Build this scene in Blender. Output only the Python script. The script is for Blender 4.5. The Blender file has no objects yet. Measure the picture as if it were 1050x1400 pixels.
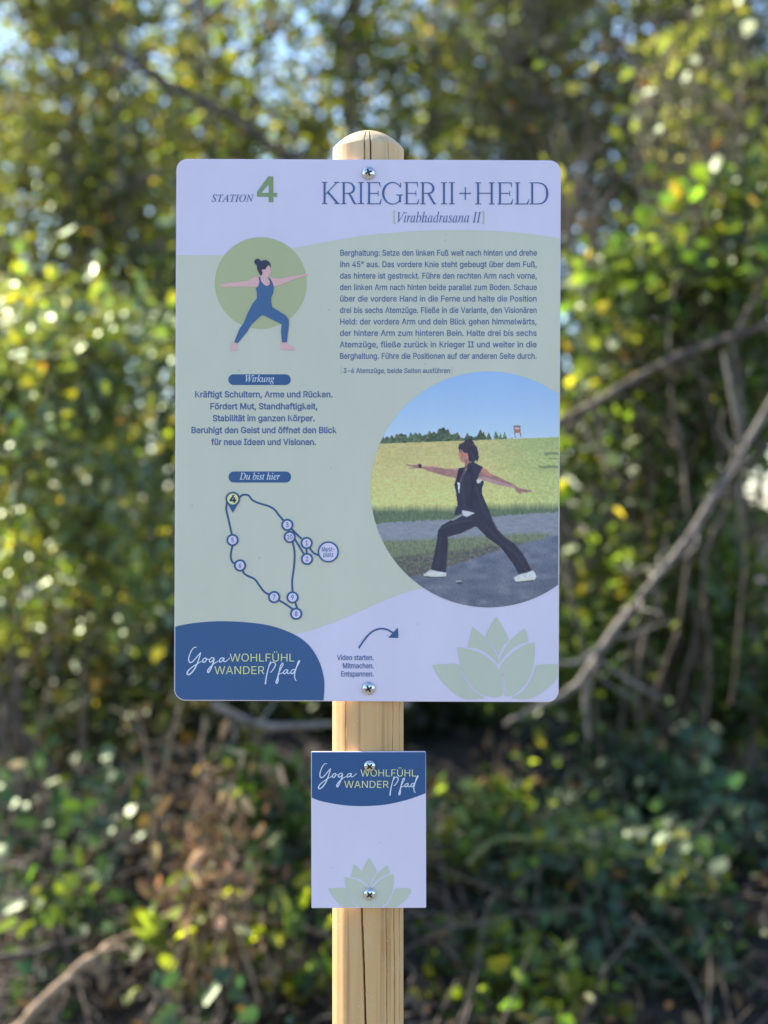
import bpy, bmesh, math, random
import numpy as np
from mathutils import Vector, Matrix
from mathutils.geometry import delaunay_2d_cdt

SC = bpy.context.scene
COL = SC.collection
R = math.radians

# ------------------------------------------------------------------ camera
CAM_D, CAM_H = 1.10, 1.35
cam_data = bpy.data.cameras.new("camera")
cam = bpy.data.objects.new("camera", cam_data)
COL.objects.link(cam)
cam.location = (0.0, -CAM_D, CAM_H)
cam.rotation_euler = (R(90), 0, 0)
cam_data.sensor_fit = 'VERTICAL'
cam_data.sensor_height = 36.0
cam_data.sensor_width = 27.0
FRAME_H = 0.7905                      # metres that the frame covers at the board
cam_data.lens = 18.0 / (FRAME_H / 2 / CAM_D)
cam_data.clip_start = 0.02
cam_data.clip_end = 600
cam_data.dof.use_dof = True
cam_data.dof.focus_distance = CAM_D
cam_data.dof.aperture_fstop = 4.2
SC.camera = cam

# ------------------------------------------------------------------ sky, sun, exposure
SUN_AZ, SUN_EL = -54.0, 38.0          # degrees: azimuth measured from +Y towards +X
world = bpy.data.worlds.new("World")
SC.world = world
world.use_nodes = True
nt = world.node_tree
sky = nt.nodes.new('ShaderNodeTexSky')
sky.sky_type = 'NISHITA'
sky.sun_disc = False
sky.sun_elevation = R(SUN_EL)
sky.sun_rotation = R(SUN_AZ)
sky.air_density = 1.0
sky.dust_density = 0.6
sky.ozone_density = 3.0
bg = nt.nodes['Background']
nt.links.new(sky.outputs[0], bg.inputs[0])
bg.inputs[1].default_value = 0.15

sun_data = bpy.data.lights.new("sun", 'SUN')
sun_data.energy = 5.0
sun_data.angle = R(0.5)
sun_data.color = (1.0, 0.93, 0.80)
sun = bpy.data.objects.new("sun", sun_data)
COL.objects.link(sun)
sd = Vector((math.sin(R(SUN_AZ)) * math.cos(R(SUN_EL)), math.cos(R(SUN_AZ)) * math.cos(R(SUN_EL)), math.sin(R(SUN_EL))))
sun.rotation_euler = sd.to_track_quat('Z', 'Y').to_euler()
sun.location = sd * 20

SC.view_settings.view_transform = 'Standard'
SC.view_settings.look = 'None'
SC.view_settings.gamma = 1.0
SC.view_settings.exposure = 1.36
SC.cycles.use_denoising = True
SC.cycles.max_bounces = 8
SC.cycles.transparent_max_bounces = 8

# ------------------------------------------------------------------ helpers
def srgb(v):
    v = v / 255.0
    return v / 12.92 if v <= 0.04045 else ((v + 0.055) / 1.055) ** 2.4

WHITE_BASE = (0.79, 0.70, 0.82)       # board plastic with optical brightener
WHITE_SEEN = (179, 188, 228)          # how the white of the board reads under the blue sky light
def ink(r, g, b):                     # printed colour from the colour seen in that light
    return tuple(min(0.88, k * srgb(c) / srgb(w)) for c, w, k in zip((r, g, b), WHITE_SEEN, WHITE_BASE))

def new_mat(name):
    m = bpy.data.materials.new(name)
    m.use_nodes = True
    return m, m.node_tree, m.node_tree.nodes['Principled BSDF']

def print_mat(name, rgb, rough=0.42, attr=None):
    m, t, p = new_mat(name)
    p.inputs['Base Color'].default_value = (*rgb, 1)
    p.inputs['Roughness'].default_value = rough
    p.inputs['Specular IOR Level'].default_value = 0.35
    # faint dust film and drip marks on the printed face
    tc = t.nodes.new('ShaderNodeTexCoord')
    mp = t.nodes.new('ShaderNodeMapping'); mp.inputs['Scale'].default_value = (1, 1, 0.35); t.links.new(tc.outputs['Object'], mp.inputs['Vector'])
    dn = t.nodes.new('ShaderNodeTexNoise'); dn.inputs['Scale'].default_value = 16; dn.inputs['Detail'].default_value = 8; dn.inputs['Roughness'].default_value = .68; t.links.new(mp.outputs[0], dn.inputs['Vector'])
    dr = t.nodes.new('ShaderNodeMapRange'); dr.inputs['From Min'].default_value = .3; dr.inputs['From Max'].default_value = .7; dr.inputs['To Min'].default_value = .945; dr.inputs['To Max'].default_value = 1.03; t.links.new(dn.outputs['Fac'], dr.inputs['Value'])
    sp = t.nodes.new('ShaderNodeTexVoronoi'); sp.inputs['Scale'].default_value = 55; t.links.new(tc.outputs['Object'], sp.inputs['Vector'])
    sr = t.nodes.new('ShaderNodeMapRange'); sr.inputs['From Min'].default_value = .03; sr.inputs['From Max'].default_value = .06; sr.inputs['To Min'].default_value = .80; sr.inputs['To Max'].default_value = 1; t.links.new(sp.outputs['Distance'], sr.inputs['Value'])
    ml = t.nodes.new('ShaderNodeMath'); ml.operation = 'MULTIPLY'; t.links.new(dr.outputs['Result'], ml.inputs[0]); t.links.new(sr.outputs['Result'], ml.inputs[1])
    vs = t.nodes.new('ShaderNodeVectorMath'); vs.operation = 'SCALE'; vs.inputs[0].default_value = rgb; t.links.new(ml.outputs[0], vs.inputs['Scale'])
    t.links.new(vs.outputs[0], p.inputs['Base Color'])
    if attr:
        a = t.nodes.new('ShaderNodeAttribute'); a.attribute_name = attr
        t.links.new(a.outputs['Color'], vs.inputs[0])
    n = t.nodes.new('ShaderNodeTexNoise'); n.inputs['Scale'].default_value = 60; n.inputs['Detail'].default_value = 4
    t.links.new(tc.outputs['Object'], n.inputs['Vector'])
    mr = t.nodes.new('ShaderNodeMapRange'); mr.inputs['To Min'].default_value = rough - 0.07; mr.inputs['To Max'].default_value = rough + 0.09
    t.links.new(n.outputs['Fac'], mr.inputs['Value']); t.links.new(mr.outputs['Result'], p.inputs['Roughness'])
    return m

def mesh_obj(name, verts, faces, mat, parent=None, smooth=False, col=None):
    me = bpy.data.meshes.new(name)
    me.from_pydata([tuple(v) for v in verts], [], [tuple(f) for f in faces])
    return finish(name, me, mat, parent, smooth, col)

def finish(name, me, mat, parent=None, smooth=False, col=None):
    if col is not None:
        a = me.color_attributes.new('Col', 'FLOAT_COLOR', 'POINT')
        c = np.ones((len(me.vertices), 4), np.float32); c[:, :3] = col
        a.data.foreach_set('color', c.ravel())
    if mat: me.materials.append(mat)
    if smooth: me.polygons.foreach_set('use_smooth', np.ones(len(me.polygons), bool))
    me.update()
    o = bpy.data.objects.new(name, me)
    COL.objects.link(o)
    if parent: o.parent = parent
    return o

def np_mesh(name, V, F, mat, parent=None, smooth=False, col=None):
    """V (n,3), F (m,k) with one face size"""
    V = np.asarray(V, np.float32); F = np.asarray(F, np.int32)
    me = bpy.data.meshes.new(name)
    me.vertices.add(len(V)); me.vertices.foreach_set('co', V.ravel())
    k = F.shape[1]
    me.loops.add(F.size); me.loops.foreach_set('vertex_index', F.ravel())
    me.polygons.add(len(F)); me.polygons.foreach_set('loop_start', np.arange(len(F), dtype=np.int32) * k)
    me.update(calc_edges=True)
    return finish(name, me, mat, parent, smooth, col)

def thing(name, label, cat, loc=(0, 0, 0), group=None):
    o = bpy.data.objects.new(name, None)
    o.empty_display_size = 0.1
    COL.objects.link(o)
    o.location = loc
    o['label'] = label; o['category'] = cat
    if group: o['group'] = group
    return o

def tag(o, label, cat, group=None):
    o['label'] = label; o['category'] = cat
    if group: o['group'] = group
    return o

# ------------------------------------------------------------------ lettering outlines (em = 500 units)
FS = 1.417                             # scales capitals to 0.72 em
def load_font(s):
    g = {}
    for line in s.strip("\n").split("\n"):
        k, rest = line[0], line[2:]
        adv, body = rest.split("|", 1)
        isl = []
        for group in body.split("/"):
            cs = []
            for c in group.split("+"):
                q = [tuple(float(v) * FS / 500 for v in p.split(",")) for p in c.split(" ")]
                q = [b for i, b in enumerate(q) if math.hypot(b[0] - q[i - 1][0], b[1] - q[i - 1][1]) > 0.004]
                cs.append(q)
            isl.append(cs)
        g[k] = (float(adv) * FS / 500, isl)
    return g
SANS = load_font(r""",|94|42,-60 68,36 34,36 19,-60
-|227|57,122 57,94 168,94 168,122
.|94|56,-1 64,4 69,12 71,20 69,29 64,37 56,42 48,43 39,42 31,37 26,29 25,20 26,12 31,4 39,-1 48,-2
0|227|140,0 162,12 179,31 192,57 200,89 203,127 200,165 192,197 179,223 161,242 139,254 113,258 87,254 65,242 48,223 35,197 27,165 24,127 27,89 34,57 47,31 65,12 87,0 113,-3+96,28 82,37 70,52 62,72 56,97 55,127 56,157 62,182 70,203 82,218 96,227 113,230 131,227 145,218 157,203 165,182 170,157 172,127 170,97 165,72 157,52 145,37 131,28 113,25
1|227|195,0 195,27 38,27 38,0/99,254 43,213 43,179 105,224 106,224 106,0 138,0 138,254
2|227|195,0 195,28 76,28 76,30 133,90 168,129 179,145 185,159 189,172 191,186 188,205 181,223 169,237 153,248 134,255 112,258 91,255 72,248 55,237 43,221 35,202 33,181 64,181 65,195 69,207 77,216 86,224 98,228 112,230 125,228 137,224 146,218 154,209 159,198 160,186 159,174 155,163 149,153 141,141 117,114 32,24 32,0
3|227|133,-1 154,6 172,18 185,33 194,51 196,72 194,93 185,111 172,127 154,138 132,144 106,144 106,139 186,230 186,254 35,254 35,226 144,226 144,224 78,150 78,124 101,124 121,122 137,117 150,109 158,98 163,86 165,72 163,58 157,46 149,37 138,30 124,26 109,25 95,26 83,30 72,35 63,44 57,54 55,66 22,66 26,46 35,29 49,15 66,5 87,-1 109,-3
4|227|207,53 207,81 54,81 54,83 155,254 123,254 20,79 20,53/171,0 171,159 141,159 141,73 141,61 141,0
5|227|134,-1 154,8 171,21 184,38 193,58 195,82 194,99 189,116 182,130 172,143 161,153 147,160 131,165 115,167 101,166 89,162 77,157 68,151 67,151 75,226 183,226 183,254 48,254 34,126 64,123 73,129 84,134 96,137 109,138 124,137 137,131 148,122 157,111 162,97 164,81 162,66 157,52 149,41 138,32 125,27 111,25 98,26 87,30 77,36 69,44 64,54 61,65 30,65 33,47 41,30 54,16 70,6 89,-1 111,-3
6|227|135,-1 155,7 171,20 184,36 192,56 194,79 192,101 185,120 173,136 158,147 139,155 117,157 107,156 98,153 90,149 83,144 77,137 73,131 75,131 161,254 126,254 69,170 51,142 40,119 34,100 32,81 34,58 42,37 55,20 71,7 91,-1 113,-3+99,26 87,31 77,40 69,51 64,64 62,79 64,94 69,107 77,118 87,126 99,131 113,133 127,131 139,126 149,118 157,107 162,94 164,79 162,64 157,51 149,40 139,31 127,26 113,24
7|227|82,0 195,224 195,254 31,254 31,226 162,226 162,224 48,0
8|227|137,-1 158,6 176,17 189,31 198,48 200,68 199,83 194,98 186,110 176,121 164,128 150,132 150,133 167,141 180,154 188,171 191,190 188,209 181,225 169,239 153,249 134,256 113,258 92,256 73,249 57,239 45,225 38,209 35,190 38,171 46,154 59,141 76,133 76,132 63,128 51,121 40,110 33,98 28,83 26,68 29,48 37,31 50,17 68,6 89,-1 113,-3+97,26 84,30 73,37 64,46 59,57 58,69 59,83 65,94 73,104 85,111 98,116 113,118 128,116 141,111 153,104 161,94 167,83 168,69 167,57 161,46 153,37 142,30 129,26 113,25+100,146 89,150 79,157 72,165 68,176 66,188 68,200 72,210 79,218 89,225 100,229 113,230 126,229 138,225 147,218 154,210 158,200 160,188 158,176 154,165 146,157 137,150 126,146 113,145
9|227|91,255 71,247 55,235 42,218 34,198 32,176 34,154 41,134 53,119 69,107 87,100 109,97 119,98 128,101 137,105 144,111 149,117 154,124 151,124 65,0 100,0 158,84 175,112 186,135 192,155 194,173 192,197 184,217 171,234 155,247 135,255 113,258+127,228 139,223 150,215 157,204 162,190 164,175 162,160 157,147 149,137 139,129 127,123 113,122 99,123 87,129 77,137 69,148 64,161 63,176 64,191 69,204 77,215 87,223 99,228 113,230
:|94|56,-1 64,4 69,12 71,20 69,29 64,37 56,42 48,43 39,42 31,37 26,29 25,20 26,12 31,4 39,-1 48,-2/56,137 64,142 69,149 71,158 69,167 64,174 56,179 48,181 39,179 31,174 26,167 25,158 26,149 31,142 39,137 48,135
A|240|43,0 95,151 106,185 123,239 116,239 132,186 144,151 198,0 231,0 138,254 101,254 8,0+55,71 55,99 185,99 185,71
B|228|123,0 151,2 172,9 189,20 200,33 207,50 209,68 207,86 201,102 192,114 182,123 170,129 157,131 157,133 168,137 178,143 187,150 193,160 198,172 199,187 197,205 190,221 180,235 164,245 145,252 121,254 30,254 30,0+62,115 124,115 140,114 153,109 163,102 171,92 176,81 178,68 175,53 165,40 148,31 122,29 62,29+62,226 120,226 141,223 156,214 165,202 168,186 166,174 162,163 154,155 144,148 132,144 119,143 62,143
D|251|145,4 175,15 199,34 217,59 227,91 231,128 227,164 217,196 200,221 176,239 147,251 113,254 47,254 47,226 110,226 138,223 160,214 177,200 190,180 197,156 200,128 197,99 189,75 177,55 159,40 136,31 107,29 48,29 48,0 109,0/30,254 30,0 62,0 62,254
E|209|188,0 188,29 62,29 62,114 178,114 178,143 62,143 62,226 186,226 186,254 30,254 30,0
F|205|62,0 62,111 173,111 173,139 62,139 62,226 185,226 185,254 30,254 30,0
G|260|163,0 188,9 209,25 225,45 236,71 239,100 239,128 141,128 141,100 217,100 207,101 205,80 198,62 187,47 172,36 155,29 134,26 112,29 92,38 75,53 63,72 54,97 52,127 54,157 62,182 75,202 92,216 111,225 133,228 146,227 158,224 168,220 178,213 186,206 194,197 199,186 204,174 237,174 232,192 225,208 214,222 202,235 187,245 170,252 152,256 132,258 102,254 74,242 52,223 35,197 24,165 20,127 24,90 35,58 52,32 75,13 102,1 134,-3
H|258|62,0 62,116 196,116 196,0 228,0 228,254 196,254 196,144 62,144 62,254 30,254 30,0
I|150|135,0 135,29 91,29 91,226 135,226 135,254 16,254 16,226 59,226 59,29 16,29 16,0
K|233|62,0 62,97 62,112 62,167 62,254 30,254 30,0+52,73 52,108 70,131 87,152 106,172 182,254 224,254 116,138 114,138/224,0 114,155 94,130 186,0
L|196|181,0 181,29 62,29 62,254 30,254 30,0
M|314|61,0 61,145 61,164 60,186 60,208 59,229 56,229 65,204 72,181 80,160 85,145 143,0 171,0 228,145 234,161 241,181 249,205 256,229 253,229 253,207 253,184 252,163 252,145 252,0 284,0 284,254 238,254 176,94 171,79 165,61 159,41 154,24 161,24 156,42 150,61 144,79 139,94 76,254 30,254 30,0
N|262|62,0 62,145 62,164 61,192 60,227 54,226 74,191 89,165 101,145 193,0 232,0 232,254 199,254 199,97 200,79 200,54 202,27 207,27 194,53 181,75 172,91 68,254 30,254 30,0
O|267|164,1 192,12 215,32 232,58 243,90 247,127 243,165 232,197 215,223 192,242 164,254 133,258 103,254 75,242 52,223 35,197 24,165 20,127 24,90 35,58 52,32 75,12 103,1 133,-3+112,29 92,38 75,52 63,72 54,97 52,127 54,157 63,182 75,202 92,216 112,225 133,228 155,225 175,216 191,202 204,182 212,157 215,127 212,97 204,72 191,52 175,38 155,29 133,26
P|222|62,0 62,226 116,226 134,224 148,219 159,211 167,201 171,188 172,174 171,160 167,147 159,136 149,128 134,123 116,121 55,121 55,93 118,93 144,96 166,104 183,116 195,133 202,152 204,174 202,195 195,215 183,231 166,244 144,252 118,254 30,254 30,0
R|224|62,0 62,226 116,226 134,224 149,220 159,212 167,202 171,190 173,176 171,162 167,150 160,141 149,133 135,129 117,128 48,128 48,99 118,99 145,101 166,109 183,120 195,136 202,154 205,176 202,198 195,217 183,232 167,244 145,252 118,254 30,254 30,0/214,0 151,115 115,115 177,0
S|223|139,-2 162,5 180,17 193,32 201,50 204,69 202,85 197,99 189,110 179,119 168,126 156,132 132,140 106,147 85,154 74,160 65,167 60,176 58,188 59,199 64,209 73,218 84,224 97,228 112,229 134,227 151,219 163,206 169,189 200,189 197,208 189,224 175,238 158,249 137,256 114,258 90,256 69,249 51,238 37,224 29,206 26,186 30,163 43,145 64,130 92,120 122,111 148,102 158,96 166,89 171,81 173,70 171,57 165,46 155,37 143,30 128,26 112,25 97,26 83,29 71,35 62,44 55,55 52,68 19,68 23,48 32,30 46,15 64,5 86,-2 112,-4
V|240|139,0 231,254 197,254 145,103 133,69 117,15 124,15 108,69 96,103 42,254 8,254 102,0
W|343|115,0 159,161 167,197 175,237 168,237 176,196 184,161 228,0 265,0 335,254 302,254 261,98 255,73 249,47 244,20 249,20 243,47 237,73 231,98 190,254 153,254 112,98 106,73 100,47 95,20 98,20 93,47 88,73 82,98 41,254 8,254 78,0
a|195|95,-3 108,1 118,6 126,12 136,26 138,26 138,0 168,0 168,126 167,145 161,160 153,172 143,180 131,186 119,190 97,192 82,191 66,188 52,182 39,173 29,161 20,146 50,137 54,144 59,150 66,156 75,161 85,164 98,165 110,164 120,161 128,156 133,148 137,139 138,128 138,127 136,121 133,117 126,115 117,113 89,110 63,105 50,102 39,97 29,90 22,80 17,69 15,54 17,37 24,22 34,11 47,2 63,-3 80,-4+74,24 65,26 57,30 51,36 47,43 46,52 47,62 52,70 58,75 67,79 88,84 100,86 116,88 130,91 138,95 138,69 136,57 132,47 124,37 114,29 101,24 85,23
b|212|137,-1 157,8 173,23 185,42 193,66 195,94 193,122 185,146 173,166 156,180 137,189 115,192 98,191 86,186 76,180 69,173 59,160 57,160 57,254 26,254 26,0 56,0 56,29 59,29 69,16 76,8 86,2 99,-3 115,-4+94,26 81,32 70,43 63,58 58,75 56,95 58,114 62,131 70,145 81,156 94,163 110,165 126,163 140,156 150,145 158,131 163,114 164,95 163,75 158,58 150,44 140,33 126,26 110,23
c|198|117,-3 130,0 142,4 153,11 163,19 171,28 177,39 181,51 152,59 146,44 135,33 121,26 104,23 86,26 73,33 62,44 54,59 50,75 48,94 50,112 54,129 62,144 73,155 86,162 104,165 121,162 135,155 145,145 151,131 181,138 176,150 170,161 162,170 153,178 142,184 130,189 117,191 104,192 79,189 58,180 41,165 28,146 20,122 17,94 20,66 28,43 41,23 58,8 79,-1 104,-4
d|212|114,-3 126,2 136,8 143,16 153,29 156,29 156,0 186,0 186,254 155,254 155,160 153,160 144,173 136,180 126,186 114,191 98,192 75,189 56,180 40,166 27,146 20,122 17,94 20,66 27,42 40,23 56,8 75,-1 98,-4+86,26 73,33 62,44 54,58 50,75 48,95 50,114 54,131 62,145 72,156 86,163 102,165 118,163 132,156 142,145 150,131 154,114 156,95 154,75 150,58 142,43 132,32 118,26 102,23
e|202|125,-3 141,2 156,10 168,20 177,32 182,45 153,53 149,44 143,36 135,31 127,26 117,24 106,23 90,25 76,31 64,40 55,53 50,69 48,89 48,105 50,121 54,135 62,147 73,157 87,163 103,165 118,163 131,157 141,147 149,134 153,119 155,101 169,110 37,110 37,85 186,85 186,97 184,121 179,141 170,157 160,170 147,180 133,187 118,191 103,192 78,189 58,180 40,165 28,145 20,121 17,93 20,66 28,42 41,23 58,8 80,-1 106,-4
f|127|3,190 3,164 114,164 114,190/71,0 71,209 72,221 77,230 85,235 97,237 107,236 114,234 121,260 111,263 94,265 80,264 68,259 57,252 48,243 42,231 40,216 40,0
g|213|125,-73 145,-68 162,-59 175,-45 183,-27 186,-4 186,190 157,190 157,159 154,159 144,173 137,180 127,186 114,191 98,192 76,189 56,180 40,166 27,147 20,123 17,96 20,68 28,45 40,27 56,13 76,5 97,2 114,4 126,8 136,14 143,21 153,34 156,34 156,-3 152,-23 141,-38 124,-46 103,-49 89,-48 77,-44 68,-39 61,-33 51,-20 25,-35 32,-45 41,-55 53,-63 67,-70 84,-74 103,-75+86,32 73,38 62,48 54,61 50,78 48,96 50,115 54,131 62,145 73,156 86,163 102,165 119,163 132,156 142,146 150,132 155,115 156,96 155,77 150,61 142,47 132,38 118,32 102,30
h|205|58,129 63,141 71,151 80,159 92,163 105,165 123,161 136,152 145,137 148,118 148,0 179,0 179,120 177,142 170,160 161,174 148,184 132,190 114,192 94,189 76,181 62,166 51,144 57,144 57,254 26,254 26,0 57,0 57,113
i|83|57,0 57,190 26,190 26,0/50,223 57,227 62,234 63,242 62,249 57,256 50,260 42,262 34,260 27,256 22,249 21,242 22,234 27,227 34,223 42,221
k|190|57,0 57,254 26,254 26,0+55,68 55,106 60,106 142,190 180,190 92,100 89,100/186,0 96,114 74,93 147,0
l|95|81,0 90,1 85,27 80,26 73,26 65,27 60,31 58,38 57,49 57,254 26,254 26,42 29,24 37,10 50,2 70,-1
m|305|57,0 57,119 58,133 63,145 70,154 79,160 89,164 100,165 115,163 126,156 134,144 137,130 137,0 168,0 168,124 169,135 173,145 179,153 187,160 197,164 209,165 224,163 236,156 245,145 248,127 248,0 278,0 278,128 276,148 270,164 261,177 249,186 234,191 218,193 204,192 190,187 178,181 169,172 161,160 156,147 160,147 154,166 144,180 129,190 110,193 98,192 86,188 75,182 66,173 59,162 54,148 56,148 56,190 26,190 26,0
n|205|58,129 63,141 71,151 80,159 92,163 105,165 123,161 136,152 145,137 148,118 148,0 179,0 179,120 176,142 170,160 160,174 147,184 132,190 114,192 94,189 76,181 62,166 51,144 56,144 56,190 26,190 26,0 57,0 57,113
o|208|128,-1 149,8 167,23 180,43 188,66 191,94 188,122 180,146 167,165 149,180 128,189 104,192 79,189 58,180 41,165 28,146 20,122 17,94 20,66 28,43 41,23 58,8 79,-1 104,-4+86,26 73,33 62,44 54,59 50,75 48,94 50,112 54,129 62,144 73,155 86,162 104,165 121,162 135,155 146,144 154,129 158,112 160,94 158,75 154,59 146,44 135,33 121,26 104,23
p|212|57,-71 57,29 59,29 69,16 76,8 86,2 99,-3 115,-4 137,-1 157,8 173,23 185,42 193,66 195,94 193,122 185,146 173,166 156,180 137,189 115,192 98,191 86,186 76,180 69,173 59,160 56,160 56,190 26,190 26,-71+94,26 81,32 70,43 63,58 58,75 56,95 58,114 62,131 70,145 81,156 94,163 110,165 126,163 140,156 150,145 158,131 163,114 164,95 163,75 158,58 150,44 140,33 126,26 110,23
r|130|57,0 57,118 58,131 63,142 70,151 80,157 91,161 103,163 115,162 122,161 122,192 115,192 107,192 90,190 76,184 65,173 58,160 56,160 56,190 26,190 26,0
s|182|112,-2 130,3 145,12 156,24 163,37 166,53 162,71 153,86 137,97 115,105 86,111 72,116 62,122 56,129 54,139 57,150 65,158 78,164 94,166 110,164 121,158 129,149 134,139 162,145 157,158 149,170 140,179 127,186 112,191 94,192 74,190 58,185 43,177 33,166 26,152 23,137 27,119 36,104 52,93 75,85 106,78 118,74 127,68 132,60 134,51 131,40 122,31 108,25 91,23 75,25 62,30 53,40 47,53 18,47 23,32 31,19 42,9 56,2 72,-3 91,-4
t|114|3,190 3,164 102,164 102,190/32,46 36,26 46,11 62,1 84,-2 96,-1 107,1 101,27 93,26 85,25 75,26 68,31 64,38 63,49 63,236 32,236
u|205|111,0 129,8 143,23 154,46 149,46 149,0 179,0 179,190 148,190 148,76 146,61 142,48 134,38 125,31 113,27 100,25 82,28 68,37 60,52 57,72 57,190 26,190 26,69 28,47 35,29 44,15 57,5 73,-1 91,-3
v|195|113,0 186,190 152,190 112,78 101,43 92,10 103,10 93,43 83,78 42,190 9,190 81,0
w|284|99,0 124,86 131,112 138,140 145,169 138,169 145,140 152,112 159,86 184,0 215,0 272,190 240,190 217,107 206,68 196,21 201,21 191,68 181,107 158,190 126,190 103,107 93,67 82,21 88,21 77,68 67,107 44,190 11,190 69,0
z|190|169,0 169,28 63,28 63,30 166,165 166,190 24,190 24,161 127,161 127,160 21,23 21,0
°|158|94,143 108,149 120,158 129,170 134,184 136,199 134,214 129,228 120,240 108,249 94,254 79,256 64,254 50,249 39,240 29,228 23,214 22,199 23,184 29,170 39,158 50,149 64,143 79,142+71,168 63,171 57,176 52,183 48,190 47,199 48,207 52,215 57,221 63,226 71,230 79,231 88,230 95,226 102,221 107,215 110,207 111,199 110,190 107,183 102,176 95,171 88,168 79,167
Ü|259|157,-1 182,8 201,22 216,40 226,62 229,87 229,254 196,254 196,89 194,72 188,57 179,44 165,34 149,28 129,26 110,28 94,34 80,44 70,57 64,72 62,89 62,254 30,254 30,87 33,62 42,40 57,22 77,8 101,-1 129,-4/173,288 180,292 184,299 186,306 184,314 180,321 173,325 165,326 158,325 151,321 147,314 145,306 147,299 151,292 158,288 165,286/101,288 108,292 112,299 114,306 112,314 108,321 101,325 94,326 86,325 79,321 75,314 73,306 75,299 79,292 86,288 94,286
ß|221|63,203 71,218 82,227 98,229 113,227 125,221 133,210 136,194 135,184 132,177 124,165 115,153 112,146 111,136 113,124 117,113 124,105 132,97 150,83 165,69 169,61 171,52 168,41 161,32 149,27 133,25 119,26 109,29 94,37 82,10 91,5 104,1 118,-2 135,-3 154,-2 170,3 183,10 193,21 200,34 202,50 200,64 196,76 189,86 181,94 163,108 149,121 144,128 143,136 144,143 146,149 154,161 162,175 165,185 166,197 163,216 156,231 144,243 130,251 114,256 98,258 71,253 50,239 35,215 30,181 30,0 61,0 61,181
ä|195|95,-3 108,1 118,6 126,12 136,26 138,26 138,0 168,0 168,126 167,145 161,160 153,172 143,180 131,186 119,190 97,192 82,191 66,188 52,182 39,173 29,161 20,146 50,137 54,144 59,150 66,156 75,161 85,164 98,165 110,164 120,161 128,156 133,148 137,139 138,128 138,127 136,121 133,117 126,115 117,113 89,110 63,105 50,102 39,97 29,90 22,80 17,69 15,54 17,37 24,22 34,11 47,2 63,-3 80,-4+74,24 65,26 57,30 51,36 47,43 46,52 47,62 52,70 58,75 67,79 88,84 100,86 116,88 130,91 138,95 138,69 136,57 132,47 124,37 114,29 101,24 85,23/138,223 145,227 149,234 151,242 149,249 145,256 138,260 131,262 123,260 116,256 112,249 110,242 112,234 116,227 123,223 131,221/66,223 73,227 77,234 79,242 77,249 73,256 66,260 59,262 51,260 44,256 40,249 38,242 40,234 44,227 51,223 59,221
ö|208|128,-1 149,8 167,23 180,43 188,66 191,94 188,122 180,146 167,165 149,180 128,189 104,192 79,189 58,180 41,165 28,146 20,122 17,94 20,66 28,43 41,23 58,8 79,-1 104,-4+86,26 73,33 62,44 54,59 50,75 48,94 50,112 54,129 62,144 73,155 86,162 104,165 121,162 135,155 146,144 154,129 158,112 160,94 158,75 154,59 146,44 135,33 121,26 104,23/147,223 154,227 158,234 160,242 158,249 154,256 147,260 140,262 132,260 125,256 121,249 119,242 121,234 125,227 132,223 140,221/76,223 82,227 86,234 88,242 86,249 82,256 76,260 68,262 60,260 53,256 49,249 47,242 49,234 53,227 60,223 68,221
ü|205|111,0 129,8 143,23 154,46 149,46 149,0 179,0 179,190 148,190 148,76 146,61 142,48 134,38 125,31 113,27 100,25 82,28 68,37 60,52 57,72 57,190 26,190 26,69 28,47 35,29 44,15 57,5 73,-1 91,-3/146,223 153,227 157,234 159,242 157,249 153,256 146,260 138,262 131,260 124,256 120,249 118,242 120,234 124,227 131,223 138,221/74,223 81,227 85,234 87,242 85,249 81,256 74,260 67,262 59,260 52,256 48,249 46,242 48,234 52,227 59,223 67,221""")
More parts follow.
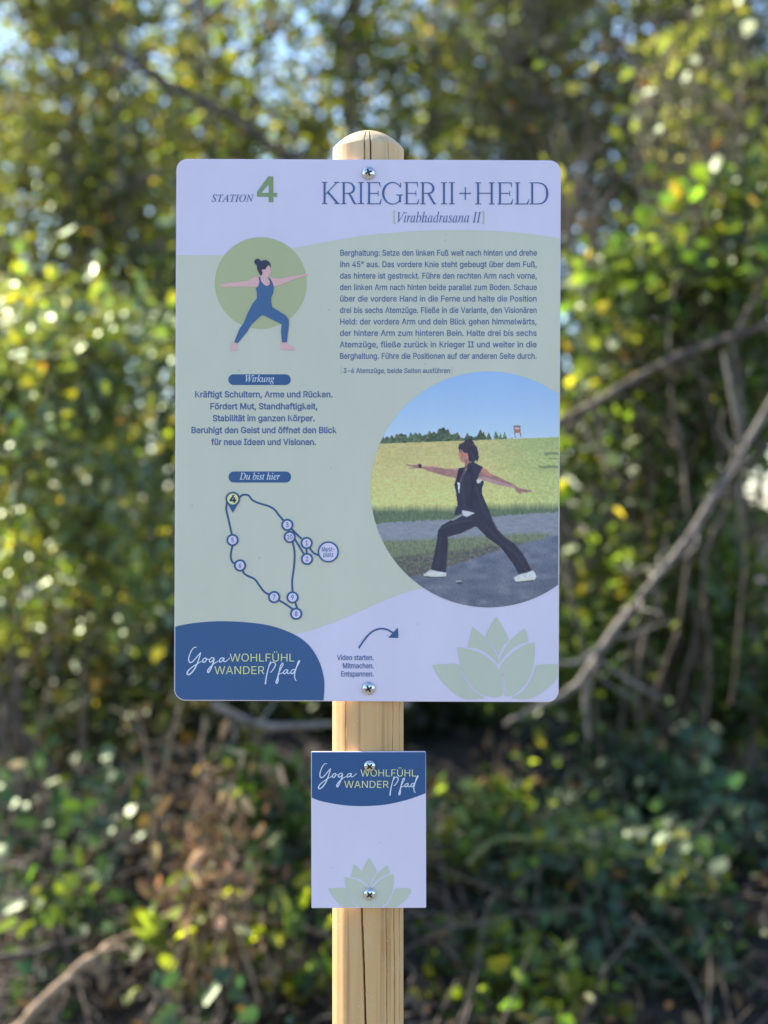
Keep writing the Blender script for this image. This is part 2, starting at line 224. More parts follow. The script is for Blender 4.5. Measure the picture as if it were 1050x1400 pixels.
ITAL = load_font(r"""A|232|38,0 39,6 29,7 21,9 17,12 16,18 20,28 33,45 58,75 62,78 66,79 144,79 143,39 141,23 136,13 128,8 115,6 112,6 110,0 204,0 206,6 192,8 183,12 178,19 176,29 185,237 178,237 54,91 0,28 -20,12 -41,6 -42,0+149,183 145,91 72,91
D|254|83,0 117,3 147,11 174,24 197,41 215,61 228,84 237,109 239,136 236,164 226,188 210,207 189,221 163,229 131,232 42,232 40,226 52,224 60,221 64,217 66,210 63,192 21,36 15,22 9,13 0,8 -14,7 -16,7 -18,0+70,12 60,14 54,18 52,25 56,45 96,193 103,212 106,217 111,219 127,221 159,216 182,201 196,177 200,144 199,119 193,94 184,72 171,52 155,35 135,22 112,14 85,11
I|123|79,0 80,7 69,8 61,11 57,15 55,22 58,40 100,196 105,211 112,219 121,224 133,226 136,226 138,232 44,232 42,226 54,224 61,221 66,217 67,210 64,192 22,36 15,18 11,12 5,9 -12,7 -13,7 -15,0
N|250|175,-5 230,196 234,207 238,215 243,220 249,223 266,226 268,232 192,232 190,226 203,224 211,222 216,218 217,211 216,202 214,190 177,54 91,232 42,232 41,226 43,226 52,224 60,219 65,212 66,204 66,200 65,196 21,36 15,21 8,13 -1,8 -15,7 -17,0 59,0 61,7 48,8 40,10 35,14 34,21 35,30 38,42 77,186 169,-5
O|258|137,0 170,16 185,28 200,42 213,58 224,76 234,94 241,113 246,132 247,151 245,175 237,196 224,214 207,227 185,235 160,237 138,235 116,229 95,218 76,204 58,188 42,169 29,148 19,126 13,104 11,81 13,56 22,35 35,18 53,5 74,-2 100,-5+79,9 62,21 52,41 49,69 50,87 53,106 58,124 65,143 77,167 91,187 107,204 124,217 142,225 160,227 181,223 196,212 206,192 209,166 208,143 203,120 197,98 188,77 176,57 164,40 149,26 134,14 117,7 100,5
S|184|97,-2 115,4 130,15 141,28 148,45 150,63 146,89 132,112 116,129 100,145 91,156 84,167 79,178 77,188 80,204 88,216 100,224 116,227 134,223 148,212 156,194 160,168 165,168 176,236 169,236 164,230 156,228 151,230 140,233 126,237 111,237 92,235 76,230 62,220 52,208 46,193 44,177 46,162 51,148 61,133 77,116 92,101 103,87 114,70 117,61 118,52 116,40 112,28 105,19 96,12 85,7 73,5 51,10 34,23 23,44 19,73 13,73 1,-4 7,-4 13,4 21,7 25,6 29,5 54,-2 77,-5
T|210|130,0 132,7 129,7 115,7 106,10 101,14 99,21 104,46 149,212 153,218 159,220 173,220 193,218 205,212 211,202 214,186 214,180 213,175 220,175 230,232 37,232 22,177 30,176 35,190 42,202 51,210 63,216 78,219 97,220 106,220 113,219 115,215 114,209 70,45 60,21 55,14 48,10 40,7 29,7 26,7 25,0
V|218|47,-5 213,192 236,217 246,224 255,226 256,226 258,232 187,232 185,226 203,224 207,220 209,215 205,204 192,187 75,48 81,193 83,210 87,220 95,225 109,226 111,226 113,232 20,232 19,226 22,226 35,224 43,219 47,211 48,197 40,-5
W|296|48,-5 160,155 153,-5 160,-5 291,191 302,206 312,217 321,224 331,226 332,226 333,232 263,232 261,226 279,223 285,216 282,203 272,186 188,60 194,189 197,213 200,219 205,223 212,225 222,226 224,232 135,232 134,226 136,226 148,224 156,219 161,211 162,198 161,177 77,58 82,193 84,210 88,220 97,225 110,226 113,226 115,232 21,232 20,226 34,224 43,220 48,211 49,197 41,-5
a|171|43,0 60,12 77,31 95,59 87,28 84,11 87,0 98,-4 120,6 146,36 141,40 126,23 117,17 112,19 111,22 116,45 146,154 121,154 116,140 108,154 92,158 68,153 45,137 25,114 9,88 0,60 -3,32 -1,17 4,5 13,-2 25,-4+30,21 27,37 29,61 37,88 48,113 62,133 77,145 92,149 105,144 109,129 108,115 105,101 100,85 93,71 76,43 67,32 58,24 49,18 41,16
b|170|62,-2 83,6 102,17 119,32 133,50 144,69 151,89 153,109 150,129 140,145 126,155 107,158 87,155 69,144 51,125 81,240 81,243 78,243 61,239 47,236 27,234 25,228 31,228 43,226 45,223 46,218 46,212 44,202 -1,25 -2,18 1,10 9,3 23,-2 41,-4+30,8 25,19 27,33 41,83 51,109 63,127 77,138 93,142 105,139 115,132 121,121 123,105 120,83 112,59 100,37 84,20 66,8 47,5
d|177|49,0 66,11 83,29 101,56 94,31 91,13 96,0 108,-4 120,-2 131,6 144,18 158,36 153,40 136,21 125,15 119,17 117,22 118,30 120,40 171,234 172,237 172,240 172,243 169,243 153,239 138,236 118,234 117,227 122,227 134,225 137,222 138,218 137,213 136,208 121,147 112,155 96,158 85,157 73,154 61,148 50,139 35,125 22,109 11,90 3,72 -3,53 -4,37 -2,20 5,7 16,-1 31,-4+37,15 31,20 27,28 26,39 29,62 38,89 51,115 66,134 83,146 99,150 106,149 111,145 115,138 116,130 115,116 111,102 99,71 83,43 73,31 64,22 54,16 45,14
e|144|64,-1 82,6 99,18 116,36 110,41 84,20 59,13 42,17 32,29 28,49 29,59 31,71 73,80 104,95 123,113 129,133 127,144 121,152 111,157 98,158 74,154 50,142 36,130 23,115 12,99 5,83 0,66 -2,49 1,27 10,10 25,0 44,-3+39,98 48,115 58,129 68,140 79,147 90,149 99,146 102,136 98,116 84,99 62,86 32,79
g|143|54,-75 74,-70 90,-61 102,-50 109,-36 111,-20 108,-3 97,9 79,19 56,27 37,35 30,43 33,50 41,58 55,57 73,59 89,65 104,74 115,87 122,102 124,118 122,133 145,133 145,148 123,148 103,153 89,158 76,159 57,157 40,151 26,141 14,128 7,113 5,97 11,76 29,60 11,42 5,35 3,29 7,19 18,12 -6,-3 -21,-19 -26,-37 -22,-53 -10,-65 8,-74 32,-77+43,67 36,76 33,91 35,106 39,120 46,133 54,143 64,149 74,151 82,149 89,144 94,136 95,125 94,109 90,95 83,83 75,73 66,67 56,64+14,-62 0,-51 -5,-32 3,-10 26,9 47,3 66,-5 74,-10 82,-16 86,-22 88,-30 82,-50 66,-62 38,-66
i|89|68,198 74,202 77,207 79,214 77,220 73,226 68,230 61,231 55,230 49,226 45,220 44,214 45,207 49,202 55,198 61,197/33,1 51,14 70,37 65,42 48,23 36,16 31,19 29,26 32,39 64,148 65,151 65,154 65,157 62,158 48,155 32,152 10,149 9,144 18,143 25,141 29,138 30,132 29,127 28,121 6,43 2,27 0,14 4,1 16,-4
k|170|119,-1 131,6 143,18 155,34 150,40 136,23 124,18 119,19 114,23 107,36 82,96 123,128 146,142 166,147 167,147 169,153 101,153 99,147 111,145 115,140 110,131 97,120 42,79 86,233 88,240 87,243 84,243 79,243 70,240 55,237 33,234 31,228 36,228 49,226 52,223 53,217 51,207 -7,0 20,0 39,64 60,80 80,32 94,5 100,-2 109,-4
n|182|128,1 145,16 161,41 156,45 141,24 130,17 124,19 123,25 124,32 127,44 146,111 150,126 151,139 146,153 132,157 115,153 94,141 71,119 46,89 66,154 66,157 65,158 50,155 34,152 10,148 9,142 11,142 21,142 27,140 30,137 31,131 27,110 -6,0 21,0 34,41 46,71 61,95 80,116 98,132 106,136 112,137 119,135 121,127 118,108 108,70 98,33 94,14 95,6 99,0 104,-3 111,-4
r|112|20,0 37,55 59,100 85,134 87,128 90,124 95,121 100,120 107,122 113,126 117,133 119,141 118,148 115,154 110,157 104,158 88,151 69,128 45,90 62,154 62,157 59,158 45,155 30,152 7,148 6,142 23,139 27,136 28,130 23,104 -6,0
s|124|53,-2 65,3 75,10 83,20 88,32 90,44 89,53 86,61 78,77 68,91 58,104 48,118 45,130 47,138 51,144 57,148 65,149 81,145 92,131 98,107 103,107 110,157 104,157 102,153 97,151 83,155 74,157 61,158 45,155 32,147 23,134 20,119 21,111 23,103 32,87 42,73 52,60 60,47 63,34 61,22 55,13 46,7 36,5 22,8 12,17 5,32 2,53 -4,53 -11,-2 -4,-2 -2,2 3,3 16,0 26,-3 39,-4
t|93|41,5 67,34 62,40 47,21 36,15 31,17 30,22 33,39 60,141 89,141 91,152 63,152 76,196 68,196 50,172 31,156 11,148 10,141 33,141 3,31 1,22 0,13 4,0 16,-4
u|182|43,1 63,16 85,41 110,77 99,41 96,25 94,13 99,0 111,-4 129,1 146,14 162,37 157,42 142,23 130,16 125,18 123,24 128,46 157,154 131,154 123,127 113,102 101,78 88,57 75,40 62,27 50,19 40,16 32,19 30,27 31,37 35,53 62,148 63,152 64,156 63,158 59,158 45,155 30,153 8,150 7,144 17,143 23,142 27,138 28,133 27,123 25,114 9,58 4,34 2,19 3,9 7,2 14,-3 23,-4
l|86|26,-1 39,6 52,18 66,36 61,41 45,23 34,17 29,19 28,25 31,42 84,233 86,240 85,243 82,243 67,241 52,238 30,235 29,229 40,229 46,227 50,223 51,216 49,206 7,50 1,27 -1,13 0,6 4,1 9,-3 16,-4""")
if 'h' not in ITAL:                    # h = ascender of l on the arch of n
    la, li = ITAL['l']; na, ni = ITAL['n']
    ITAL['h'] = (na, [[[(x + 0.017, y) for x, y in c] for c in g] for g in li] + ni)
SANS[' '] = (0.27, []); ITAL[' '] = (0.25, [])

def fatten(c, d):
    n = len(c); out = []
    for i in range(n):
        (x0, y0), (x1, y1), (x2, y2) = c[i - 1], c[i], c[(i + 1) % n]
        ax, ay, bx, by = x1 - x0, y1 - y0, x2 - x1, y2 - y1
        la, lb = math.hypot(ax, ay), math.hypot(bx, by)
        ax, ay, bx, by = ax / la, ay / la, bx / lb, by / lb
        mx, my = (ay + by) / 2, -(ax + bx) / 2
        l2 = mx * mx + my * my
        k = min(1 / max(l2, 1e-6), 2.2) if l2 > 1e-4 else 0
        out.append((x1 + mx * d * k, y1 + my * d * k))
    return out

LAYER = 0.00016
class Sheet:
    """flat printed shapes on the face of a board; drawing units are the board's own units (1 unit = 0.5646 mm), y grows downwards"""
    U = FRAME_H / 1400
    def __init__(s, x0, y0, roll):
        s.x0, s.y0, s.c, s.s = x0, y0, math.cos(roll), math.sin(roll)
        s.v, s.f, s.z = [], [], 0.0
    def p(s, x, y, z):
        dx, dy = x - s.x0, s.y0 - y
        return ((dx * s.c - dy * s.s) * s.U, -z * LAYER, (dx * s.s + dy * s.c) * s.U)
    def poly(s, contours, z):
        if contours and not isinstance(contours[0][0], (tuple, list)): contours = [contours]
        ed, flat = [], []
        for c in contours:
            b = len(flat); flat += [Vector(q) for q in c]
            ed += [(b + i, b + (i + 1) % len(c)) for i in range(len(c))]
        vs, _, fs, *_ = delaunay_2d_cdt(flat, ed, [], 1, 1e-5)
        b = len(s.v)
        s.v += [s.p(q[0], q[1], z) for q in vs]
        for t in fs:
            (xa, ya), (xb, yb), (xc, yc) = (vs[i] for i in t)
            mx, my = (xa + xb + xc) / 3, (ya + yb + yc) / 3
            r = False
            for c in contours:
                for i in range(len(c)):
                    x0, y0 = c[i]; x1, y1 = c[i - 1]
                    if (y0 > my) != (y1 > my) and mx < (x1 - x0) * (my - y0) / (y1 - y0) + x0: r = not r
            if not r: continue
            ar = (xb - xa) * (yc - ya) - (xc - xa) * (yb - ya)
            s.f.append([b + i for i in (t if ar < 0 else t[::-1])])
    def ribbon(s, pts, w, z, smooth=True, caps=True, closed=False):
        if smooth and len(pts) > 2: pts = spline(pts, 6)
        n = len(pts)
        ws = [w] * n if not isinstance(w, (list, tuple)) else [np.interp(i / (n - 1), np.linspace(0, 1, len(w)), w) for i in range(n)]
        b = len(s.v); s.z += 0.012; zz = z + (s.z % 0.5)
        for i in range(n):
            x0, y0 = pts[max(i - 1, 0)]; x1, y1 = pts[min(i + 1, n - 1)]
            tx, ty = x1 - x0, y1 - y0; l = math.hypot(tx, ty) or 1
            h = ws[i] / 2; x, y = pts[i]; q = zz + 0.01 * i / n
            s.v.append(s.p(x - ty / l * h, y + tx / l * h, q)); s.v.append(s.p(x + ty / l * h, y - tx / l * h, q))
        for i in range(n - 1):
            a = b + 2 * i
            s.f.append([a, a + 2, a + 3, a + 1])
        if caps:
            for i in (0, n - 1):
                s.z += 0.003
                s.poly(circle(*pts[i], ws[i] / 2 * 0.98, 10), zz - 0.02)
    def text(s, txt, x, base, em, z, font=None, width=None, align='L', bold=0.0, justify=False, track=0.0, slant=0.0, sx=1.0):
        font = font or SANS
        nat = sum(font[c][0] + track for c in txt) * em * sx
        gap = 0.0; k = sx
        if width:
            if justify:
                gap = (width - nat) / max(1, txt.count(' '))
            else:
                k = sx * width / nat; nat = width
        if align == 'C': x -= nat / 2
        if align == 'R': x -= nat
        for c in txt:
            adv, isl = font[c]
            for g in isl:
                s.z += 0.0007
                s.poly([[(x + (px + slant * py) * em * k, base - py * em) for px, py in (fatten(q, bold) if bold else q)] for q in g], z + (s.z % 0.3))
            x += (adv + track) * em * k + (gap if c == ' ' else 0)
    def build(s, name, mat, parent):
        o = mesh_obj(name, s.v, s.f, mat, parent); s.v, s.f = [], []
        return o

def spline(pts, k):
    out = []
    n = len(pts)
    for i in range(n - 1):
        p0 = pts[max(i - 1, 0)]; p1 = pts[i]; p2 = pts[i + 1]; p3 = pts[min(i + 2, n - 1)]
        for j in range(k):
            t = j / k
            out.append(tuple(0.5 * ((2 * p1[a]) + (-p0[a] + p2[a]) * t + (2 * p0[a] - 5 * p1[a] + 4 * p2[a] - p3[a]) * t * t + (-p0[a] + 3 * p1[a] - 3 * p2[a] + p3[a]) * t ** 3) for a in range(len(p1))))
    out.append(tuple(pts[-1]))
    return out

def circle(cx, cy, r, n=48):
    return [(cx + r * math.cos(2 * math.pi * i / n), cy + r * math.sin(2 * math.pi * i / n)) for i in range(n)]

def rrect(x0, y0, x1, y1, r, n=8):
    out = []
    for cx, cy, a in ((x1 - r, y0 + r, -90), (x1 - r, y1 - r, 0), (x0 + r, y1 - r, 90), (x0 + r, y0 + r, 180)):
        out += [(cx + r * math.cos(R(a + 90 * i / n)), cy + r * math.sin(R(a + 90 * i / n))) for i in range(n + 1)]
    return out

def crop(x0, y0, k):                   # drawing measured on an enlarged detail -> board units
    return lambda pts: [(x0 + x / k, y0 + y / k) for x, y in pts]
# ------------------------------------------------------------------ inks
M_WHITE = print_mat('white_print', WHITE_BASE)
M_SAGE = print_mat('sage_print', ink(170, 184, 185))
M_LOTUS = print_mat('pale_sage_print', ink(160, 178, 180))
M_BLUE = print_mat('blue_print', ink(47, 83, 137))
M_TEXT = print_mat('blue_text_print', ink(58, 86, 148))
M_GREEN = print_mat('green_circle_print', ink(148, 165, 141))
M_DGREEN = print_mat('green_number_print', ink(108, 138, 108))
M_BRACKET = print_mat('bracket_print', ink(150, 170, 160))
M_SKIN = print_mat('pink_skin_print', ink(205, 160, 176))
M_HAIR = print_mat('dark_hair_print', ink(46, 52, 80))
M_LOGO = print_mat('pale_logo_print', ink(178, 200, 236))
M_YELLOW = print_mat('pale_yellow_print', ink(198, 205, 160))
M_PHOTO = print_mat('photo_print', (0.5, 0.5, 0.5), attr='Col')

m, t, p = new_mat('zinc_screw')
p.inputs['Base Color'].default_value = (0.72, 0.72, 0.70, 1); p.inputs['Metallic'].default_value = 1; p.inputs['Roughness'].default_value = 0.24
M_ZINC = m
m, t, p = new_mat('screw_recess')
p.inputs['Base Color'].default_value = (0.03, 0.03, 0.035, 1); p.inputs['Metallic'].default_value = 0.6; p.inputs['Roughness'].default_value = 0.5
M_RECESS = m

# ------------------------------------------------------------------ boards
ROLL = R(0.24)
U = Sheet.U
def board_at(x, y, name, label):
    t = thing(name, label, 'sign', ((x - 525) * U, 0, CAM_H + (700 - y) * U))
    t.rotation_euler = (0, ROLL, 0)
    return t

def slab(name, outline, thick, mat, parent, bevel=0.0006):
    bm = bmesh.new()
    vs = [bm.verts.new((x, 0, z)) for x, z in outline]
    f = bm.faces.new(vs)
    if f.normal.y > 0: f.normal_flip()
    f.normal_update()
    if f.normal.y > 0: bmesh.ops.reverse_faces(bm, faces=[f])
    r = bmesh.ops.extrude_face_region(bm, geom=[f])
    for v in r['geom']:
        if isinstance(v, bmesh.types.BMVert): v.co.y += thick
    bmesh.ops.recalc_face_normals(bm, faces=bm.faces)
    edges = [e for e in bm.edges if abs(e.verts[0].co.y - e.verts[1].co.y) < 1e-6]
    bmesh.ops.bevel(bm, geom=edges, offset=bevel, segments=2, affect='EDGES')
    me = bpy.data.meshes.new(name); bm.to_mesh(me); bm.free()
    return finish(name, me, mat, parent)

def screw(parent, S, x, y, r, turn):
    cx, _, cz = S.p(x, y, 0)
    rr = r * U
    prof = [(1.0, 0.0), (1.0, 0.10), (0.97, 0.20), (0.88, 0.34), (0.74, 0.46), (0.55, 0.55), (0.34, 0.60), (0.15, 0.62)]
    n = 40; V, F = [], []
    for q, (a, h) in enumerate(prof):
        for i in range(n):
            th = 2 * math.pi * i / n
            V.append((a * rr * math.cos(th), -0.0006 - h * rr, a * rr * math.sin(th)))
        if q:
            for i in range(n):
                b0, b1 = (q - 1) * n, q * n
                F.append((b0 + i, b1 + i, b1 + (i + 1) % n, b0 + (i + 1) % n))
    V.append((0, -0.0006 - 0.625 * rr, 0)); c = len(V) - 1
    for i in range(n): F.append((len(prof) * n - n + i, c, len(prof) * n - n + (i + 1) % n))
    o = mesh_obj('screw', V, F, M_ZINC, parent, smooth=True)
    o.location = (cx, 0, cz)
    # cross recess, a plus with tapering arms lying on the dome
    V, F = [], []
    for k in range(4):
        a = R(turn) + k * math.pi / 2
        ca, sa = math.cos(a), math.sin(a)
        b = len(V)
        for d, w in ((0, 0.13), (0.30, 0.15), (0.56, 0.09)):
            for sgn in (-1, 1):
                x_, z_ = d * ca - sgn * w * sa, d * sa + sgn * w * ca
                rad = math.hypot(x_, z_)
                h = np.interp(rad, [0, .15, .34, .55, .74], [.625, .62, .60, .55, .46])
                V.append((x_ * rr, -0.0006 - h * rr - 0.00012 - 0.00001 * k, z_ * rr))
        F += [(b, b + 1, b + 3, b + 2), (b + 2, b + 3, b + 5, b + 4)]
    mesh_obj('cross_recess', V, F, M_RECESS, o)
    return o

# ================================================================== the large station board
X0, X1, Y0, Y1 = 239.5, 765.5, 217.8, 958.8
big = board_at(502.5, 588.5, 'station_board', 'large white and sage yoga trail board screwed to the top of the wooden post')
S = Sheet(502.5, 588.5, ROLL)
# straighten: board edges are square in the board's own frame
HX, HY = 263.0 * U, 370.5 * U
CR = 15.5
slab('panel', [((x - 263.0) * U, (370.5 - y) * U) for x, y in rrect(0, 0, 526, 741, CR)], 0.0032, M_WHITE, big)

EDGE = 1.3                              # print stops a hair inside the bevelled edge
def inside_board(pts, corner=True):
    """clamp to the board outline, in board frame"""
    out = []
    for x, y in pts:
        px, _, pz = S.p(x, y, 0)
        u, v = px / U, pz / U
        a, b = 263.0 - EDGE, 370.5 - EDGE
        u = max(-a, min(a, u)); v = max(-b, min(b, v))
        r = CR - EDGE * 0.5
        cx, cy = a - r, b - r
        if abs(u) > cx and abs(v) > cy:
            du, dv = abs(u) - cx, abs(v) - cy
            l = math.hypot(du, dv)
            if l > r:
                u = math.copysign(cx + du / l * r, u); v = math.copysign(cy + dv / l * r, v)
        X = u * S.c + v * S.s; Y = -u * S.s + v * S.c
        out.append((S.x0 + X, S.y0 - Y))
    return out

top = spline([(236, 349), (300, 349), (345, 347), (400, 339), (450, 330), (500, 322), (560, 316.5), (620, 314.5), (680, 316), (725, 320), (770, 326.5)], 6)
bot = spline([(770, 800), (700, 802), (640, 800), (600, 801), (575, 804.5), (545, 813), (500, 832), (455, 851), (415, 864.5), (390, 868)], 6) + [(300, 872), (236, 872)]
S.poly(inside_board(top + bot), 1); S.build('sage_field', M_SAGE, big)

lp = spline([(236, 857.5), (262, 852.2), (299, 849.3), (340, 851), (374, 856.5), (405, 868.8), (424, 884), (436.5, 904.5), (442.5, 925), (443.5, 940), (442, 961)], 6)
arc = [(236 + 20 * math.cos(R(90 + 90 * i / 8)) + 18, 943 - 0 + 20 * math.sin(R(90 + 90 * i / 8))) for i in range(9)]
S.poly(inside_board(lp + [(300, 961)] + arc), 2); logo_panel = S.build('logo_panel', M_BLUE, big)

def logo(sheet, parent, k, w_x, w_w, w_b, wa_x, wa_w, wa_b, em, fy, fp, z):
    lw = 1.5
    for st, ww in (([(115, 92), (100, 92), (80, 110), (60, 150), (50, 190), (58, 218), (80, 215), (105, 190), (130, 160), (150, 140)], [1, 1.3, 1.6, 1.5, 1.2]),
                   ([(150, 138), (140, 180), (125, 220), (105, 265), (80, 300), (55, 320), (38, 318), (40, 300), (60, 275), (100, 245), (140, 220), (172, 203)], [1.4, 1.7, 1.9, 1.5, .9]),
                   ([(195, 180), (178, 188), (168, 206), (175, 219), (190, 212), (200, 196), (195, 181), (206, 192), (224, 194)], [1.3, 1.5, 1.0]),
                   ([(262, 180), (240, 182), (225, 200), (230, 216), (250, 208), (265, 185), (258, 220), (240, 265), (222, 300), (212, 302), (212, 285), (235, 255), (270, 225), (302, 208)], [1.2, 1.5, 1.7, 1.8, .9]),
                   ([(345, 182), (322, 185), (308, 205), (315, 216), (335, 205), (350, 182), (345, 205), (355, 214), (375, 202), (397, 182)], [1.3, 1.5, 1.0])):
        sheet.ribbon(fy(st), [v * k * 1.05 for v in ww], z)
    sheet.build('script_lettering', M_LOGO, parent)
    for st, ww in (([(742, 210), (728, 250), (712, 310), (702, 360), (698, 398)], [1.2, 1.5, 2.0]),
                   ([(733, 245), (748, 222), (772, 219), (783, 238), (770, 268), (748, 298), (738, 301)], [1.0, 1.5, 1.0]),
                   ([(806, 318), (825, 280), (846, 240), (842, 226), (828, 245), (815, 290), (800, 350), (788, 385), (796, 396), (806, 370), (806, 340), (814, 318), (835, 310), (852, 298)], [1.0, 1.4, 1.8, 1.2, .9]),
                   ([(880, 280), (862, 285), (850, 305), (858, 316), (875, 305), (888, 282), (882, 305), (892, 314), (915, 300)], [1.2, 1.4, 1.0]),
                   ([(945, 280), (925, 282), (912, 302), (920, 315), (940, 300), (965, 250), (985, 212), (984, 204), (975, 215), (960, 260), (945, 310), (945, 350), (956, 373)], [1.2, 1.4, 1.6, 1.6, 1.2])):
        sheet.ribbon(fp(st), [v * k * 1.05 for v in ww], z)
    sheet.build('script_lettering', M_LOGO, parent)
    sheet.text('WOHLFÜHL', w_x, w_b, em, z, width=w_w, bold=-0.004)
    sheet.text('WANDER', wa_x, wa_b, em, z, width=wa_w, bold=-0.004)
    sheet.build('capital_lettering', M_YELLOW, parent)
c5 = crop(250, 870, 6.176)
logo(S, logo_panel, 1.0, 313.8, 89.5, 904.3, 293.0, 69, 921.5, 15.0, c5, c5, 4)

# ---- head line: hairline serif capitals drawn stroke by stroke
def serif_title():
    T, H = 16.5, 7.5                    # stem and hairline, in detail units
    def draw(f, strokes):
        for pts, w, sm in strokes: S.ribbon(f(pts), [x / 6.176 for x in w], 2, smooth=sm, caps=False)
    def stem(x, a=120, b=302, w=T): return ([(x, a), (x, b)], [w, w], False)
    def bar(x0, x1, y, w=H): return ([(x0, y), (x1, y)], [w, w], False)
    def sf(x, y, h=23): return bar(x - h, x + h, y, H)
    def E(x, r, y0=122, y1=301):
        return [stem(x, y0, y1), bar(x - 20, r - 8, y0), bar(x - 20, r - 4, y1), bar(x, r - 22, 213),
                ([(r - 13, y0 - 3), (r - 5, y0 + 37)], [H + 4, 4], False), ([(r - 10, y1 + 3), (r + 5, y1 - 40)], [H + 6, 4], False),
                ([(r - 22, 190), (r - 22, 237)], [5, 5], False)]
    def Rr(x, bx, y0=122, y1=300):
        return [stem(x, y0, y1), bar(x - 20, x + 45, y0), sf(x, y1), bar(x, x + 40, 213),
                ([(x + 40, y0), (bx - 22, y0 + 8), (bx - 4, y0 + 30), (bx, y0 + 50), (bx - 8, y0 + 74), (bx - 28, y0 + 88), (x + 38, 213)], [H, 14, T + 2, 14, H], True),
                ([(x + 42, 213), (x + 62, 240), (bx, y1 - 12), (bx + 14, y1)], [10, T, T, 8], True), bar(bx, bx + 24, y1)]
    f = crop(430, 230, 6.176)
    draw(f, [stem(85), sf(85, 120), sf(85, 299), ([(190, 120), (94, 220)], [H, H], False), ([(112, 200), (196, 299)], [T, T], False), bar(165, 212, 120), bar(168, 214, 299)])
    draw(f, Rr(247, 333))
    draw(f, [stem(392), sf(392, 121, 26), sf(392, 300, 26)])
    draw(f, E(461, 560))
    arcp = [(660 + 80 * math.cos(R(a)), 212 - 91 * math.sin(R(a))) for a in range(34, 328, 14)]
    draw(f, [(arcp, [H, H, 11, T + 2, T + 2, 11, H, H + 2], True), stem(722, 222, 288), bar(690, 748, 226), ([(727, 124), (727, 166)], [9, 4], False)])
    draw(f, E(779, 878)); draw(f, Rr(915, 1004, 123, 301))
    f = crop(590, 230, 6.176)
    draw(f, [stem(105, 122), sf(105, 123, 25), sf(105, 301, 25), stem(172, 122), sf(172, 123, 25), sf(172, 301, 25), bar(235, 333, 213, 9), ([(285, 160), (285, 268)], [9, 9], False)])
    draw(f, [stem(393, 122), stem(508, 122), bar(393, 508, 212), sf(393, 124, 25), sf(393, 302, 25), sf(508, 124, 25), sf(508, 302, 25)])
    draw(f, E(578, 682, 124, 302))
    draw(f, [stem(726, 122), sf(726, 124), bar(703, 812, 302), ([(808, 305), (824, 262)], [H + 6, 4], False)])
    draw(f, [stem(850, 122), bar(828, 900, 124), bar(828, 900, 302),
             ([(898, 124), (935, 132), (965, 160), (977, 212), (965, 266), (935, 295), (898, 302)], [H, 12, T + 3, 12, H], True)])
serif_title(); S.build('title_lettering', M_TEXT, big)

S.text('Virabhadrasana II', 542.5, 304.2, 21.5, 2, ITAL, width=115, bold=-0.004); S.build('subtitle_lettering', M_TEXT, big)
for x, d, y0, y1, w, o in ((538.6, 1, 288.5, 306, 1.5, 2.6), (661.2, -1, 288.5, 306, 1.5, 2.6), (466.2, 1, 501.5, 511.5, 0.8, 1.5), (617.8, -1, 501.5, 511.5, 0.8, 1.5)):
    S.poly([(x - d * w / 2, y0), (x + d * o, y0), (x + d * o, y0 + w * .8), (x + d * w / 2, y0 + w * .8), (x + d * w / 2, y1 - w * .8), (x + d * o, y1 - w * .8), (x + d * o, y1), (x - d * w / 2, y1)], 2.2)
    S.build('bracket_mark', M_BRACKET, big)
S.text('STATION', 289.5, 275.8, 14.6, 2, ITAL, width=57); S.build('station_lettering', M_TEXT, big)
c3 = crop(280, 230, 9.545)
S.poly([c3([(895, 108), (895, 322), (945, 322), (945, 372), (895, 372), (895, 442), (835, 442), (835, 372), (682, 372), (682, 310), (828, 108)]), c3([(835, 205), (738, 322), (835, 322)])], 2)
S.build('station_number', M_DGREEN, big)

# ---- drawn yoga figure in the green circle
S.poly(circle(356.6, 387, 62.6, 96), 2); disc = S.build('figure_circle', M_GREEN, big)
c4 = crop(285, 320, 7.5)
S.poly(c4(spline([(118, 520), (200, 505), (300, 492), (400, 480), (440, 455), (500, 438), (526, 440), (530, 500), (500, 540), (400, 540), (250, 541), (150, 541), (130, 532), (118, 522)], 3)), 3.2); S.build('arm', M_SKIN, disc)
S.poly(c4(spline([(630, 440), (700, 456), (780, 450), (880, 430), (1000, 412), (1022, 420), (1000, 430), (940, 445), (860, 470), (780, 508), (710, 530), (655, 528), (630, 440)], 3)), 3.4); S.build('arm', M_SKIN, disc)
S.poly(c4([(605, 315), (636, 340), (645, 382), (635, 412), (622, 430), (606, 436), (618, 462), (640, 490), (634, 530), (600, 545), (560, 525), (535, 480), (538, 430), (545, 370), (575, 345)]), 3.6); S.build('face_and_neck', M_SKIN, disc)
S.poly(c4([(236, 1118), (298, 1125), (290, 1195), (225, 1196)]), 3.2); S.build('foot', M_SKIN, disc)
S.poly(c4([(745, 1115), (800, 1118), (840, 1145), (892, 1176), (880, 1192), (745, 1186)]), 3.2)
S.build('foot', M_SKIN, disc)
S.poly(c4(circle(505, 287, 33, 24)), 5)
S.poly(c4(spline([(530, 282), (575, 268), (612, 277), (637, 310), (636, 348), (624, 318), (600, 335), (585, 360), (562, 364), (552, 362), (546, 380), (556, 392), (541, 428), (513, 388), (500, 350), (502, 310), (530, 282)], 4)), 5.1)
S.build('hair', M_HAIR, disc)
